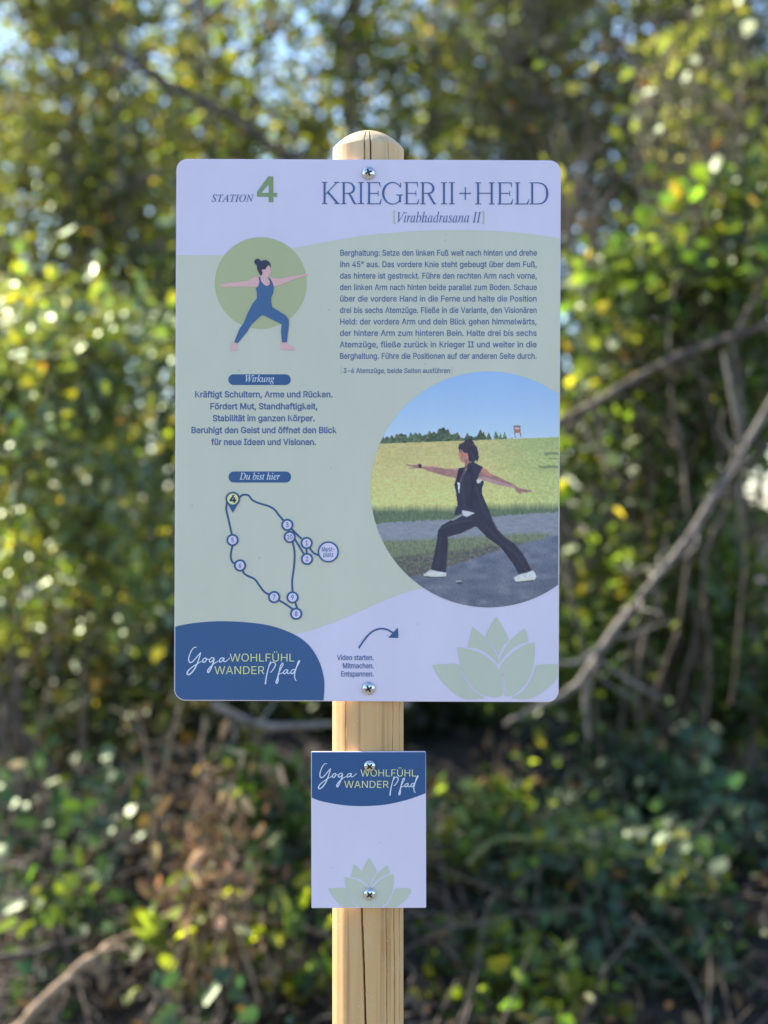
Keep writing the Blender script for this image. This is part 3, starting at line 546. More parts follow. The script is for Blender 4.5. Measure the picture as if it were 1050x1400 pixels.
body = [(513, 442), (528, 442), (545, 490), (575, 526), (605, 534), (628, 517), (630, 485), (607, 450), (628, 453), (655, 490), (672, 550), (664, 605), (645, 650), (645, 700), (655, 750), (720, 790), (795, 838), (825, 880), (825, 940), (805, 1110), (755, 1110), (745, 1000), (752, 925), (680, 890), (600, 850), (555, 830), (520, 855), (440, 930), (400, 1000), (300, 1121), (265, 1108), (320, 970), (365, 910), (400, 820), (450, 720), (498, 660), (498, 600), (486, 560), (512, 535), (524, 490)]
S.poly(c4(body), 4.4); S.build('blue_leotard', print_mat('leotard_print', ink(56, 92, 146)), disc)

# ---- texts
lines = ["Berghaltung: Setze den linken Fuß weit nach hinten und drehe", "ihn 45° aus. Das vordere Knie steht gebeugt über dem Fuß,",
         "das hintere ist gestreckt. Führe den rechten Arm nach vorne,", "den linken Arm nach hinten beide parallel zum Boden. Schaue",
         "über die vordere Hand in die Ferne und halte die Position", "drei bis sechs Atemzüge. Fließe in die Variante, den Visionären",
         "Held: der vordere Arm und dein Blick gehen himmelwärts,", "der hintere Arm zum hinteren Bein. Halte drei bis sechs",
         "Atemzüge, fließe zurück in Krieger II und weiter in die", "Berghaltung. Führe die Positionen auf der anderen Seite durch."]
EMB = 10.9
for i, l in enumerate(lines):
    nat = sum(SANS[c][0] for c in l) * EMB
    sx = min(1.0, (269.5 - 0) / nat) if nat > 269.5 else 1.0
    S.text(l, 464.7 - 0.05 * i, 349.6 + 15.66 * i, EMB, 2, width=269.6, justify=True, sx=sx * 0.985 if sx < 1 else 0.985, bold=0.012)
S.build('instruction_lettering', M_TEXT, big)
S.text('3-6 Atemzüge, beide Seiten ausführen', 469.2, 510, 9.0, 2, width=146.5, bold=0.010); S.build('repetition_lettering', M_TEXT, big)
for tx, y, w in (('Kräftigt Schultern, Arme und Rücken.', 543.2, 189), ('Fördert Mut, Standhaftigkeit,', 559.5, 147.5), ('Stabilität im ganzen Körper.', 575.8, 140),
                 ('Beruhigt den Geist und öffnet den Blick', 592.1, 199), ('für neue Ideen und Visionen.', 608.3, 143.5)):
    S.text(tx, 360.7, y, 11.4, 2, width=w, align='C', bold=0.024)
S.build('effect_lettering', M_TEXT, big)
for tx, x0, y0, y1, w in (('Wirkung', 312.2, 511.8, 526.4, 40), ('Du bist hier', 312.6, 644.6, 659.8, 54.5)):
    S.poly(rrect(x0, y0, x0 + 85.3, y1, 7.2), 2); pill = S.build('heading_pill', M_BLUE, big)
    S.text(tx, x0 + 42.8, y1 - 4.0, 14.2, 4, ITAL, width=w, align='C', bold=0.004); S.build('heading_lettering', M_LOGO, pill)

# ---- route map
c6 = crop(300, 665, 6.176)
for path in ([(170, 92), (195, 74), (225, 70), (250, 80), (275, 112), (330, 140), (420, 168), (470, 200), (500, 240), (545, 292)], [(605, 355), (690, 440)], [(632, 438), (717, 577)], [(583, 366), (592, 390)],
             [(735, 520), (736, 572)], [(762, 517), (780, 545), (805, 568), (840, 581)], [(66, 130), (58, 190), (75, 270), (105, 405)], [(112, 497), (98, 560), (98, 610), (113, 640), (137, 655)],
             [(190, 705), (215, 740), (250, 760), (300, 785), (340, 840), (380, 890), (425, 915)], [(497, 958), (560, 995), (617, 1035)], [(657, 1028), (640, 980)], [(618, 895), (615, 790), (630, 680), (635, 560), (618, 465)]):
    S.ribbon(c6(path), 2.7, 2)
route = S.build('route_map', M_BLUE, big)
nodes = [('3', 574, 325), ('10', 594, 427), ('1', 737, 478), ('2', 740, 612), ('5', 112, 453), ('6', 175, 667), ('7', 463, 934), ('9', 618, 937), ('8', 649, 1075)]
for i, (tx, x, y) in enumerate(nodes + [('Markt', 920, 553)]):
    (x, y), = c6([(x, y)])
    S.poly(circle(x, y, 14.4 if tx == 'Markt' else 8.3, 40), 5.2 + 0.02 * i); mk = S.build('station_marker', M_BLUE, route)
    S.poly(circle(x, y, 12.3 if tx == 'Markt' else 5.8, 40), 6.2 + 0.02 * i)
    S.build('marker_face', M_WHITE, mk)
    if tx == 'Markt':
        S.text('Markt-', x, y - 0.6, 8.4, 7.4, width=18.5, align='C', bold=0.006); S.text('platz', x, y + 6.6, 8.4, 7.4, width=14.5, align='C', bold=0.006)
    else:
        S.text(tx, x, y + 3.1, 8.8, 7.4, width=8.6 if tx == '10' else 4.6, align='C', bold=0.010)
    S.build('marker_lettering', M_TEXT, mk)
(x, y), = c6([(114, 106)])
S.poly(circle(x, y, 9.9, 40), 5); S.poly(c6([(60, 128), (168, 128), (114, 222)]), 5.1); pin = S.build('map_pin', M_BLUE, route)
S.poly(circle(x, y, 7.5, 40), 6.2); S.build('pin_face', M_YELLOW, pin)
S.text('4', x + 0.2, y + 4.6, 13.5, 7.4, width=9.5, align='C', bold=0.045); S.build('pin_lettering', M_HAIR, pin)

# ---- arrow, video text, lotus
c7 = crop(455, 850, 8.4)
S.ribbon(c7([(297, 303), (350, 225), (420, 140), (500, 90), (575, 80), (640, 97), (705, 138)]), 2.3, 2, caps=False)
S.poly(c7([(748, 66), (753, 186), (636, 183)]), 2.8); S.build('curved_arrow', M_BLUE, big)
for tx, b, w in (('Video starten.', 902.4, 50.5), ('Mitmachen.', 913.6, 43), ('Entspannen.', 924.8, 45.5)):
    S.text(tx, 511.3, b, 9.9, 2, width=w, align='R', bold=0.012)
S.build('video_lettering', M_TEXT, big)

petals = [[(543, 70), (500, 140), (465, 222), (510, 275), (545, 330), (562, 365), (580, 325), (605, 282), (637, 245), (600, 165), (543, 70)],
          [(365, 150), (345, 225), (330, 302), (375, 305), (450, 335), (510, 378), (556, 428), (560, 405), (540, 345), (490, 270), (430, 205), (365, 150)],
          [(760, 160), (690, 215), (630, 280), (585, 360), (570, 418), (600, 378), (660, 320), (720, 280), (783, 258), (775, 205), (760, 160)],
          [(248, 303), (330, 315), (420, 345), (500, 400), (560, 465), (592, 535), (602, 610), (585, 665), (550, 680), (500, 678), (430, 655), (370, 605), (310, 520), (272, 420), (248, 303)],
          [(833, 265), (835, 350), (820, 450), (790, 540), (740, 610), (680, 660), (640, 673), (607, 668), (616, 610), (608, 540), (576, 455), (610, 400), (680, 335), (760, 285), (833, 265)],
          [(60, 437), (150, 430), (262, 435), (290, 510), (340, 590), (400, 655), (455, 685), (380, 695), (300, 692), (220, 645), (140, 565), (90, 495), (60, 437)],
          [(845, 437), (1034, 437), (1000, 535), (950, 592), (880, 650), (800, 690), (720, 695), (660, 685), (740, 640), (800, 560), (835, 470), (845, 437)]]
def sharp_spline(pts):
    return pts[:-1] if False else spline(pts, 4)[:-1]
c8 = crop(580, 830, 5.526)
for i, q in enumerate(petals):
    S.poly(inside_board(c8(sharp_spline(q))), 1.6 + 0.03 * i)
S.build('lotus_emblem', M_LOTUS, big)
screw(big, S, 504, 237, 9.2, 20); screw(big, S, 504, 941, 9.2, 30)
# ---- round printed photograph of a woman in a lunge on a field track (flat print, coloured point by point)
def printed_photo():
    rs = np.random.RandomState(5)
    CX, CY, RAD, XR = 668.0, 669.2, 161.2, 764.2
    step = 0.72
    xs = np.arange(CX - RAD, XR + step * 0.5, step); xs[-1] = XR
    ys = np.arange(CY - RAD, CY + RAD + step, step)
    X, Y = np.meshgrid(xs, ys)
    H, W = X.shape
    def noise(sx, sy, seed):
        r = np.random.RandomState(seed)
        gh, gw = int(H * step / sy) + 3, int(W * step / sx) + 3
        g = r.rand(gh, gw)
        yy = (Y - Y[0, 0]) / sy; xx = (X - X[0, 0]) / sx
        i = np.clip(yy.astype(int), 0, gh - 2); j = np.clip(xx.astype(int), 0, gw - 2)
        fy = yy - i; fx = xx - j
        fy = fy * fy * (3 - 2 * fy); fx = fx * fx * (3 - 2 * fx)
        return g[i, j] * (1 - fy) * (1 - fx) + g[i + 1, j] * fy * (1 - fx) + g[i, j + 1] * (1 - fy) * fx + g[i + 1, j + 1] * fy * fx
    C = np.zeros((H, W, 3))
    def setc(mask, col):
        col = np.asarray(col, float)
        if mask.dtype == bool: mask = mask.astype(float)
        C[:] = C * (1 - mask[..., None]) + col * mask[..., None]
    def pip(pts):
        r = np.zeros(X.shape, bool)
        for k in range(len(pts)):
            x0, y0 = pts[k]; x1, y1 = pts[k - 1]
            if y0 == y1: continue
            c = (y0 > Y) != (y1 > Y)
            r ^= c & (X < (x1 - x0) * (Y - y0) / (y1 - y0) + x0)
        return r
    def mix(a, b, f): return np.asarray(a, float) * (1 - f[..., None]) + np.asarray(b, float) * f[..., None]
    # sky
    f = np.clip((Y - 508) / 92, 0, 1) ** 1.3
    C[:] = mix((134, 174, 230), (166, 198, 236), f)
    hor = 606.5 - (X - 520) * 0.0365
    # tree lines
    tops = 590 + 9 * noise(7, 9e3, 2) - 8 * np.clip(1 - np.abs(X - 612) / 22, 0, 1) + 4 * np.abs(X - 585) / 60 - 5 * (noise(3.2, 9e3, 3) - .5) - 3 * (np.abs(((X * 0.31) % 2) - 1))
    m = (Y > tops) & (Y < hor + 2) & (X < 652 - (Y < 597) * 6)
    tc = mix((52, 72, 68), (98, 118, 92), noise(3, 3, 7)) * (0.8 + 0.4 * noise(1.6, 1.6, 8))[..., None]
    C[m] = tc[m]
    for cx, tp, w in ((657, 587, 4.6), (661, 590, 3.5), (668, 591, 3.8), (678, 589, 3.2), (684, 592, 3), (690, 590, 3), (700, 598, 6)):
        m = (np.abs(X - cx) < w * np.clip((Y - tp) / 9, 0, 1) * (0.75 + 0.5 * noise(1.5, 1.5, int(tp)))) & (Y < hor + 2)
        C[m] = tc[m] * (0.9 if cx < 670 else 1.2)
    # field
    fm = Y > hor
    g = np.clip((Y - hor) / 90, 0, 1); gx = np.clip((X - 640) / 120, 0, 1)
    fc = mix((184, 180, 134), (152, 172, 124), np.clip(gx * 1.3 + 0.35 * (noise(40, 8, 11) - .5), 0, 1))
    fc = fc * (1 - (g * 0.9)[..., None]) + mix((188, 192, 134), (168, 184, 128), gx) * (g * 0.9)[..., None]
    fc = fc * (0.91 + 0.17 * noise(2.2, 1.2, 12) * (0.6 + 0.4 * noise(20, 6, 19)) + 0.13 * noise(1.0, 3, 13) * g)[..., None]
    C[fm] = fc[fm]
    for y0, y1, x0 in ((618, 623, 738), (626, 629, 745), (636, 641, 733)):
        m = (Y > y0 + 1.5 * noise(4, 99, 3)) & (Y < y1 - 1.5 * noise(3, 99, 4)) & (X > x0 + 8 * noise(90, 1.3, 6)); setc(m * 0.65, (92, 116, 100))
    # tall shaded grass
    lower = np.interp(X, [500, 620, 700, 770], [716.5, 709, 704, 699.5]) + 2.5 * (noise(2.5, 99, 21) - .5)
    upper = np.interp(X, [500, 540, 620, 670, 770], [688, 690, 689, 687, 686]) + 3 * (noise(1.3, 999, 22) - .5) + 3 * (noise(9, 999, 23) - .5)
    sh = np.clip((Y - upper) / 11, 0, 1) * fm
    C[:] = C * (1 - sh[..., None]) + (mix((74, 98, 88), (104, 124, 102), noise(1.0, 3.5, 24))) * sh[..., None]
    # far track, verge, near track
    rd = Y > lower
    grey = mix((116, 128, 152), (132, 143, 164), noise(6, 1.6, 31)) * (0.95 + 0.10 * noise(1.3, 1.1, 32))[..., None]
    C[rd] = grey[rd]
    vt = np.interp(X, [500, 560, 620, 680, 740, 770], [738, 736, 733, 729, 727, 731]) + 3 * (noise(2, 999, 41) - .5)
    vg = np.clip((Y - vt) / 5, 0, 1) * (X < 758 - 6 * noise(9, 2, 42))
    gr = mix((88, 106, 98), (126, 138, 116), noise(1.3, 2.2, 43)); earth = mix((72, 78, 88), (118, 120, 116), noise(2.2, 1.7, 44) * noise(1.1, 1.1, 45) * 1.6)
    ev = np.interp(X, [500, 560, 620, 680, 770], [764, 757, 752, 742, 736]) + 7 * (noise(9, 4, 46) - .5)
    C[:] = C * (1 - vg[..., None]) + gr * vg[..., None]
    e = np.clip((Y - ev) / 5, 0, 1) * vg; C[:] = C * (1 - e[..., None]) + earth * e[..., None]
    gp = np.clip((noise(6, 3, 48) - .62) * 6, 0, 1) * e; C[:] = C * (1 - gp[..., None]) + gr * 0.85 * gp[..., None]
    nt_ = np.interp(X, [500, 552, 600, 640, 690, 730, 770], [812, 791, 777, 765, 748, 738, 728]) + 2.5 * (noise(5, 99, 51) - .5)
    n2 = np.clip((Y - nt_) / 2.5, 0, 1)
    asph = mix((84, 96, 124), (112, 122, 148), noise(14, 7, 52)) * (0.9 + 0.2 * noise(1.1, 1.1, 53))[..., None] * (0.97 + .06 * np.clip((790 - Y) / 40, 0, 1))[..., None]
    C[:] = C * (1 - n2[..., None]) + asph * n2[..., None]
    setc(((X - 627.5) / 4.5) ** 2 + ((Y - 795) / 1.6) ** 2 < 1, (150, 158, 172)); setc(((X - 628) / 4.8) ** 2 + ((Y - 797) / 1.3) ** 2 < 1, (58, 66, 90))
    # raised hide
    setc((X > 703) & (X < 712) & (Y > 582) & (Y < 584.5), (120, 108, 118)); setc((X > 703) & (X < 711.5) & (Y > 587) & (Y < 592), (160, 108, 92)); setc((X > 704) & (X < 711) & (Y > 584.4) & (Y < 587), (188, 190, 205))
    for x in (703.4, 711.2): setc((np.abs(X - x - 0.12 * (Y - 590)) < 0.55) & (Y > 582) & (Y < 598.5), (128, 96, 88))
    # the woman
    k = crop(550, 590, 5.526)
    navy = mix((46, 48, 70), (54, 57, 82), noise(9, 9, 61)); 
    skin = mix((130, 102, 110), (168, 134, 136), np.clip(noise(4, 3, 62) * 0.7 + 0.1, 0, 1))
    la = pip(k([(25, 250), (100, 252), (130, 245), (150, 255), (250, 260), (330, 280), (432, 276), (415, 354), (330, 337), (200, 300), (150, 280), (110, 276), (45, 282), (45, 277), (85, 268), (28, 256)]))
    ra = pip(k([(600, 268), (640, 290), (660, 315), (740, 350), (850, 405), (880, 428), (975, 445), (975, 457), (900, 460), (890, 474), (860, 450), (850, 430), (740, 407), (640, 378), (565, 350)]))
    C[la] = skin[la]; C[ra] = (skin * 0.97)[ra]
    top_l = la & pip(k([(140, 240), (250, 255), (430, 270), (430, 292), (250, 272), (140, 264)])); setc(top_l * .7, (206, 168, 156))
    low_r = ra & pip(k([(620, 340), (850, 410), (850, 432), (640, 380), (570, 350)])); setc(low_r * .6, (176, 150, 168))
    top_r = ra & pip(k([(600, 262), (660, 310), (700, 330), (660, 340), (590, 300)])); setc(top_r * .7, (186, 130, 126))
    setc(pip(k([(122, 243), (146, 250), (146, 278), (124, 276)])), (44, 50, 66))
    sl = pip(k([(452, 628), (488, 645), (548, 618), (640, 640), (675, 645), (684, 668), (720, 740), (780, 800), (850, 845), (912, 920), (982, 1050), (880, 1078), (830, 990), (740, 870), (640, 800), (560, 716), (540, 722), (440, 770), (345, 795), (349, 850), (332, 1066), (215, 1042), (240, 940), (265, 800), (268, 750), (300, 708), (380, 662)]))
    C[sl] = navy[sl] * 0.95
    rim = sl & ~pip([(x - 1.1, y + 0.9) for x, y in k([(452, 628), (488, 645), (548, 618), (640, 640), (675, 645), (684, 668), (720, 740), (780, 800), (850, 845), (912, 920), (982, 1050), (880, 1078), (830, 990), (740, 870), (640, 800), (560, 716), (540, 722), (440, 770), (345, 795), (349, 850), (332, 1066), (215, 1042), (240, 940), (265, 800), (268, 750), (300, 708), (380, 662)])]); setc(rim * 0.35, (120, 122, 146))
    setc(pip(k([(370, 668), (448, 626), (452, 636), (380, 676)])) * .8, (160, 172, 196))
    vest = pip(k([(425, 277), (470, 270), (498, 235), (545, 235), (610, 268), (580, 320), (562, 385), (612, 368), (616, 390), (601, 430), (605, 480), (640, 560), (677, 650), (640, 662), (560, 630), (545, 620), (455, 600), (440, 625), (392, 637), (405, 580), (418, 560), (405, 450), (392, 400), (410, 350)]))
    C[vest] = navy[vest] * np.array((0.94, 0.95, 0.97))
    setc(vest & pip(k([(425, 280), (468, 274), (440, 340), (418, 380), (420, 500), (425, 560), (412, 480), (400, 400)])), (38, 40, 62))
    setc(pip(k([(417, 382), (438, 388), (434, 430), (429, 472), (419, 430)])), (196, 208, 232))
    setc(pip(k([(560, 366), (606, 366), (588, 388), (566, 394)])), (192, 196, 200))
    setc(pip(k([(452, 594), (500, 602), (548, 615), (488, 645), (455, 632)])), (178, 192, 214))
    face = pip(k([(428, 125), (445, 125), (475, 160), (500, 160), (502, 238), (484, 262), (470, 262), (476, 242), (462, 234), (442, 227), (437, 210), (432, 206), (432, 198), (430, 194), (432, 186), (418, 179), (427, 165)]))
    C[face] = mix((146, 104, 106), (186, 140, 134), noise(2.5, 2.5, 66))[face]
    setc(pip(k([(436, 150), (452, 150), (450, 156), (436, 156)])) * .6, (70, 50, 58)); setc(pip(k([(431, 199), (444, 200), (443, 204), (432, 203)])) * .6, (130, 70, 76))
    setc(pip(k([(466, 205), (500, 205), (484, 262), (470, 262), (474, 240)])) * .35, (96, 70, 84))
    hair = pip(k([(438, 92), (460, 84), (478, 62), (505, 54), (530, 66), (545, 95), (565, 120), (575, 160), (578, 200), (566, 232), (560, 215), (542, 234), (505, 228), (498, 200), (496, 160), (470, 162), (440, 132), (432, 152), (424, 122), (428, 100)]))
    C[hair] = mix((40, 40, 62), (66, 60, 82), noise(2, 5, 67))[hair]
    setc(pip(k([(522, 92), (534, 94), (532, 106), (522, 102)])) * .6, (110, 84, 104))
    setc(pip(k(circle(485, 180, 13, 16))), (196, 128, 122)); setc(pip(k(circle(486, 184, 6, 12))) * .6, (140, 84, 88))
    setc(pip(k([(494, 262), (470, 300), (455, 350), (448, 385), (434, 382), (440, 350), (462, 295), (484, 258)])) * .8, (104, 76, 84))
    setc(pip(k([(492, 250), (486, 290), (464, 330), (470, 295)])) * .6, (176, 150, 150))
    for q, sole in (([(160, 1078), (185, 1062), (218, 1044), (262, 1056), (331, 1066), (332, 1092), (250, 1099), (165, 1092)], [(160, 1084), (331, 1084), (332, 1094), (250, 1101), (165, 1093)]),
                    ([(840, 1105), (880, 1080), (940, 1066), (985, 1048), (1000, 1062), (1012, 1095), (1004, 1117), (900, 1134), (855, 1131)], [(846, 1118), (1008, 1098), (1004, 1118), (900, 1135), (856, 1132)])):
        s_ = pip(k(q)); C[s_] = mix((164, 178, 196), (206, 216, 230), noise(2, 2, 71))[s_]; setc(pip(k(sole)) * .6, (196, 200, 196))
    for q in ([(160, 1094), (332, 1096), (300, 1106), (180, 1104)], [(856, 1134), (1004, 1120), (980, 1136), (880, 1142)]): setc(pip(k(q)) * .6, (52, 60, 84))
    # cloth folds, then the softness of a printed photograph
    for q, w_, c_ in (([(470, 300), (455, 420), (470, 560)], 6, (70, 74, 100)), ([(560, 420), (585, 520), (620, 610)], 7, (66, 70, 96)), ([(520, 300), (530, 420), (520, 560)], 9, (36, 38, 58)),
                      ([(300, 730), (400, 690), (520, 670)], 8, (68, 70, 94)), ([(290, 800), (275, 930), (262, 1040)], 7, (66, 68, 92)), ([(640, 720), (730, 820), (860, 930), (930, 1040)], 8, (66, 68, 92)), ([(620, 760), (700, 830), (800, 920)], 6, (34, 36, 54))):
        P_ = np.array(spline(k(q), 8))
        dd = np.min(np.hypot(X[..., None] - P_[:, 0], Y[..., None] - P_[:, 1]), -1)
        setc(np.exp(-(dd / (w_ / 5.5)) ** 2) * .7 * (vest | sl), c_)
    for _ in range(1):
        Q = np.pad(C, ((1, 1), (1, 1), (0, 0)), mode='edge')
        C = (Q[:-2, 1:-1] + Q[2:, 1:-1] + Q[1:-1, :-2] + Q[1:-1, 2:] + 3 * Q[1:-1, 1:-1]) / 7
    # to ink values
    lin = np.where(C / 255 <= 0.04045, C / 255 / 12.92, ((C / 255 + 0.055) / 1.055) ** 2.4)
    wl = np.array([srgb(c) for c in WHITE_SEEN])
    A = np.clip(np.array(WHITE_BASE) * lin / wl, 0.004, 0.86)
    # round outline
    d = np.hypot(X - CX, Y - CY)
    sc_ = np.where(d > RAD, RAD / np.maximum(d, 1e-6), 1.0)
    PX, PY = CX + (X - CX) * sc_, CY + (Y - CY) * sc_
    dx, dy = PX - S.x0, S.y0 - PY
    u = dx * S.c - dy * S.s; v = dx * S.s + dy * S.c
    u = np.minimum(u, 263.0 - 1.6)
    V = np.stack([u * U, np.full_like(u, -2 * LAYER), v * U], -1).reshape(-1, 3)
    idx = np.arange(H * W).reshape(H, W)
    keep = (d[:-1, :-1] < RAD) | (d[1:, 1:] < RAD) | (d[:-1, 1:] < RAD) | (d[1:, :-1] < RAD)
    F = np.stack([idx[:-1, :-1], idx[1:, :-1], idx[1:, 1:], idx[:-1, 1:]], -1)[keep]
    used = np.zeros(H * W, bool); used[F.ravel()] = True
    re = np.cumsum(used) - 1
    np_mesh('printed_photo', V[used], re[F], M_PHOTO, big, col=A.reshape(-1, 3)[used])
printed_photo()

# ================================================================== the small plate
small = board_at(504.0, 1134.6, 'trail_plate', 'small blank white plate with blue logo band screwed below the large board')
small.rotation_euler = (0, -R(0.1), 0)
S2 = Sheet(504.0, 1134.6, -R(0.1))
slab('panel', [((x - 78.5) * U, (106.9 - y) * U) for x, y in rrect(0, 0, 157, 213.8, 1.6, 4)], 0.0028, M_WHITE, small, 0.0004)
band = spline([(426.3, 1090.5), (440, 1095.5), (470, 1100.8), (500, 1102), (530, 1099.5), (558, 1093), (581.8, 1084.5)], 5)
S2.poly([(426.3, 1028.6), ] + band + [(581.8, 1028.2)], 1); bandp = S2.build('logo_panel', print_mat('deep_blue_print', ink(40, 78, 134)), small)
fy = lambda pts: [(430 + (x * 1.01 + 1) / 7, 1030 + (y * 1.04 + 2) / 7) for x, y in pts]
fp = lambda pts: [(430 + (x * 0.93 + 73.6) / 7, 1030 + (y * 0.95 + 20) / 7) for x, y in pts]
logo(S2, bandp, 0.9, 492.5, 77, 1061.4, 470.2, 61.5, 1077.0, 13.4, fy, fp, 3)
for i, q in enumerate(petals):
    S2.poly([(504.6 + (x - 678.3) * 0.64, min(1240.2, 1172.4 + (y - 842.7) * 0.64)) for x, y in c8(sharp_spline(q))], 1 + 0.03 * i)
S2.build('lotus_emblem', M_LOTUS, small)
screw(small, S2, 505.4, 1047, 8.4, 45); screw(small, S2, 505.4, 1222, 8.6, 40)

# ================================================================== the round wooden post
def wood_mat():
    m, t, p = new_mat('pale_impregnated_pine')
    N, Lk = t.nodes, t.links
    tc = N.new('ShaderNodeTexCoord')
    mp = N.new('ShaderNodeMapping'); mp.inputs['Scale'].default_value = (85, 85, 1.3); Lk.new(tc.outputs['Object'], mp.inputs['Vector'])
    n1 = N.new('ShaderNodeTexNoise'); n1.inputs['Scale'].default_value = 1.4; n1.inputs['Detail'].default_value = 6; n1.inputs['Roughness'].default_value = 0.6; Lk.new(mp.outputs[0], n1.inputs['Vector'])
    mp2 = N.new('ShaderNodeMapping'); mp2.inputs['Scale'].default_value = (16, 16, 1.5); Lk.new(tc.outputs['Object'], mp2.inputs['Vector'])
    n2 = N.new('ShaderNodeTexNoise'); n2.inputs['Scale'].default_value = 2.2; n2.inputs['Detail'].default_value = 3; n2.inputs['Distortion'].default_value = 0.6; Lk.new(mp2.outputs[0], n2.inputs['Vector'])
    r1 = N.new('ShaderNodeValToRGB'); e = r1.color_ramp.elements
    e[0].position = 0.38; e[0].color = (0.223, 0.112, 0.038, 1); e[1].position = 0.58; e[1].color = (0.740, 0.447, 0.193, 1)
    x = e.new(0.46); x.color = (0.659, 0.382, 0.151, 1)
    Lk.new(n1.outputs['Fac'], r1.inputs['Fac'])
    r2 = N.new('ShaderNodeValToRGB'); e = r2.color_ramp.elements
    e[0].position = 0.35; e[0].color = (0.700, 0.466, 0.229, 1); e[1].position = 0.7; e[1].color = (0.600, 0.307, 0.102, 1)
    Lk.new(n2.outputs['Fac'], r2.inputs['Fac'])
    mx = N.new('ShaderNodeMix'); mx.data_type = 'RGBA'; mx.inputs['Factor'].default_value = 0.62
    Lk.new(r1.outputs['Color'], mx.inputs['A']); Lk.new(r2.outputs['Color'], mx.inputs['B'])
    # grey green bloom of the impregnation
    n3 = N.new('ShaderNodeTexNoise'); n3.inputs['Scale'].default_value = 24; n3.inputs['Detail'].default_value = 8; n3.inputs['Roughness'].default_value = .7; Lk.new(tc.outputs['Object'], n3.inputs['Vector'])
    mr = N.new('ShaderNodeMapRange'); mr.inputs['From Min'].default_value = 0.5; mr.inputs['From Max'].default_value = 0.75; mr.inputs['To Max'].default_value = 0.45; Lk.new(n3.outputs['Fac'], mr.inputs['Value'])
    mx2 = N.new('ShaderNodeMix'); mx2.data_type = 'RGBA'; mx2.inputs['B'].default_value = (0.60, 0.48, 0.28, 1)
    Lk.new(mr.outputs['Result'], mx2.inputs['Factor']); Lk.new(mx.outputs['Result'], mx2.inputs['A'])
    # pale specks
    n4 = N.new('ShaderNodeTexVoronoi'); n4.inputs['Scale'].default_value = 330; Lk.new(tc.outputs['Object'], n4.inputs['Vector'])
    lt = N.new('ShaderNodeMath'); lt.operation = 'LESS_THAN'; lt.inputs[1].default_value = 0.16; Lk.new(n4.outputs['Distance'], lt.inputs[0])
    n5 = N.new('ShaderNodeTexNoise'); n5.inputs['Scale'].default_value = 45; Lk.new(tc.outputs['Object'], n5.inputs['Vector'])
    gt = N.new('ShaderNodeMath'); gt.operation = 'GREATER_THAN'; gt.inputs[1].default_value = 0.58; Lk.new(n5.outputs['Fac'], gt.inputs[0])
    ml = N.new('ShaderNodeMath'); ml.operation = 'MULTIPLY'; Lk.new(lt.outputs[0], ml.inputs[0]); Lk.new(gt.outputs[0], ml.inputs[1])
    m3 = N.new('ShaderNodeMath'); m3.operation = 'MULTIPLY'; m3.inputs[1].default_value = 0.6; Lk.new(ml.outputs[0], m3.inputs[0])
    mx3 = N.new('ShaderNodeMix'); mx3.data_type = 'RGBA'; mx3.inputs['B'].default_value = (0.70, 0.64, 0.52, 1)
    Lk.new(m3.outputs[0], mx3.inputs['Factor']); Lk.new(mx2.outputs['Result'], mx3.inputs['A'])
    # cracks: the attribute marks the split surfaces inside
    at = N.new('ShaderNodeAttribute'); at.attribute_name = 'Col'
    mx4 = N.new('ShaderNodeMix'); mx4.data_type = 'RGBA'; mx4.blend_type = 'MULTIPLY'; mx4.inputs['Factor'].default_value = 1
    Lk.new(mx3.outputs['Result'], mx4.inputs['A']); Lk.new(at.outputs['Color'], mx4.inputs['B'])
    Lk.new(mx4.outputs['Result'], p.inputs['Base Color'])
    p.inputs['Roughness'].default_value = 0.7
    bp = N.new('ShaderNodeBump'); bp.inputs['Strength'].default_value = 0.35; bp.inputs['Distance'].default_value = 0.0012
    ad = N.new('ShaderNodeMath'); ad.operation = 'ADD'; Lk.new(n1.outputs['Fac'], ad.inputs[0]); Lk.new(n3.outputs['Fac'], ad.inputs[1])
    Lk.new(ad.outputs[0], bp.inputs['Height']); Lk.new(bp.outputs[0], p.inputs['Normal'])
    return m

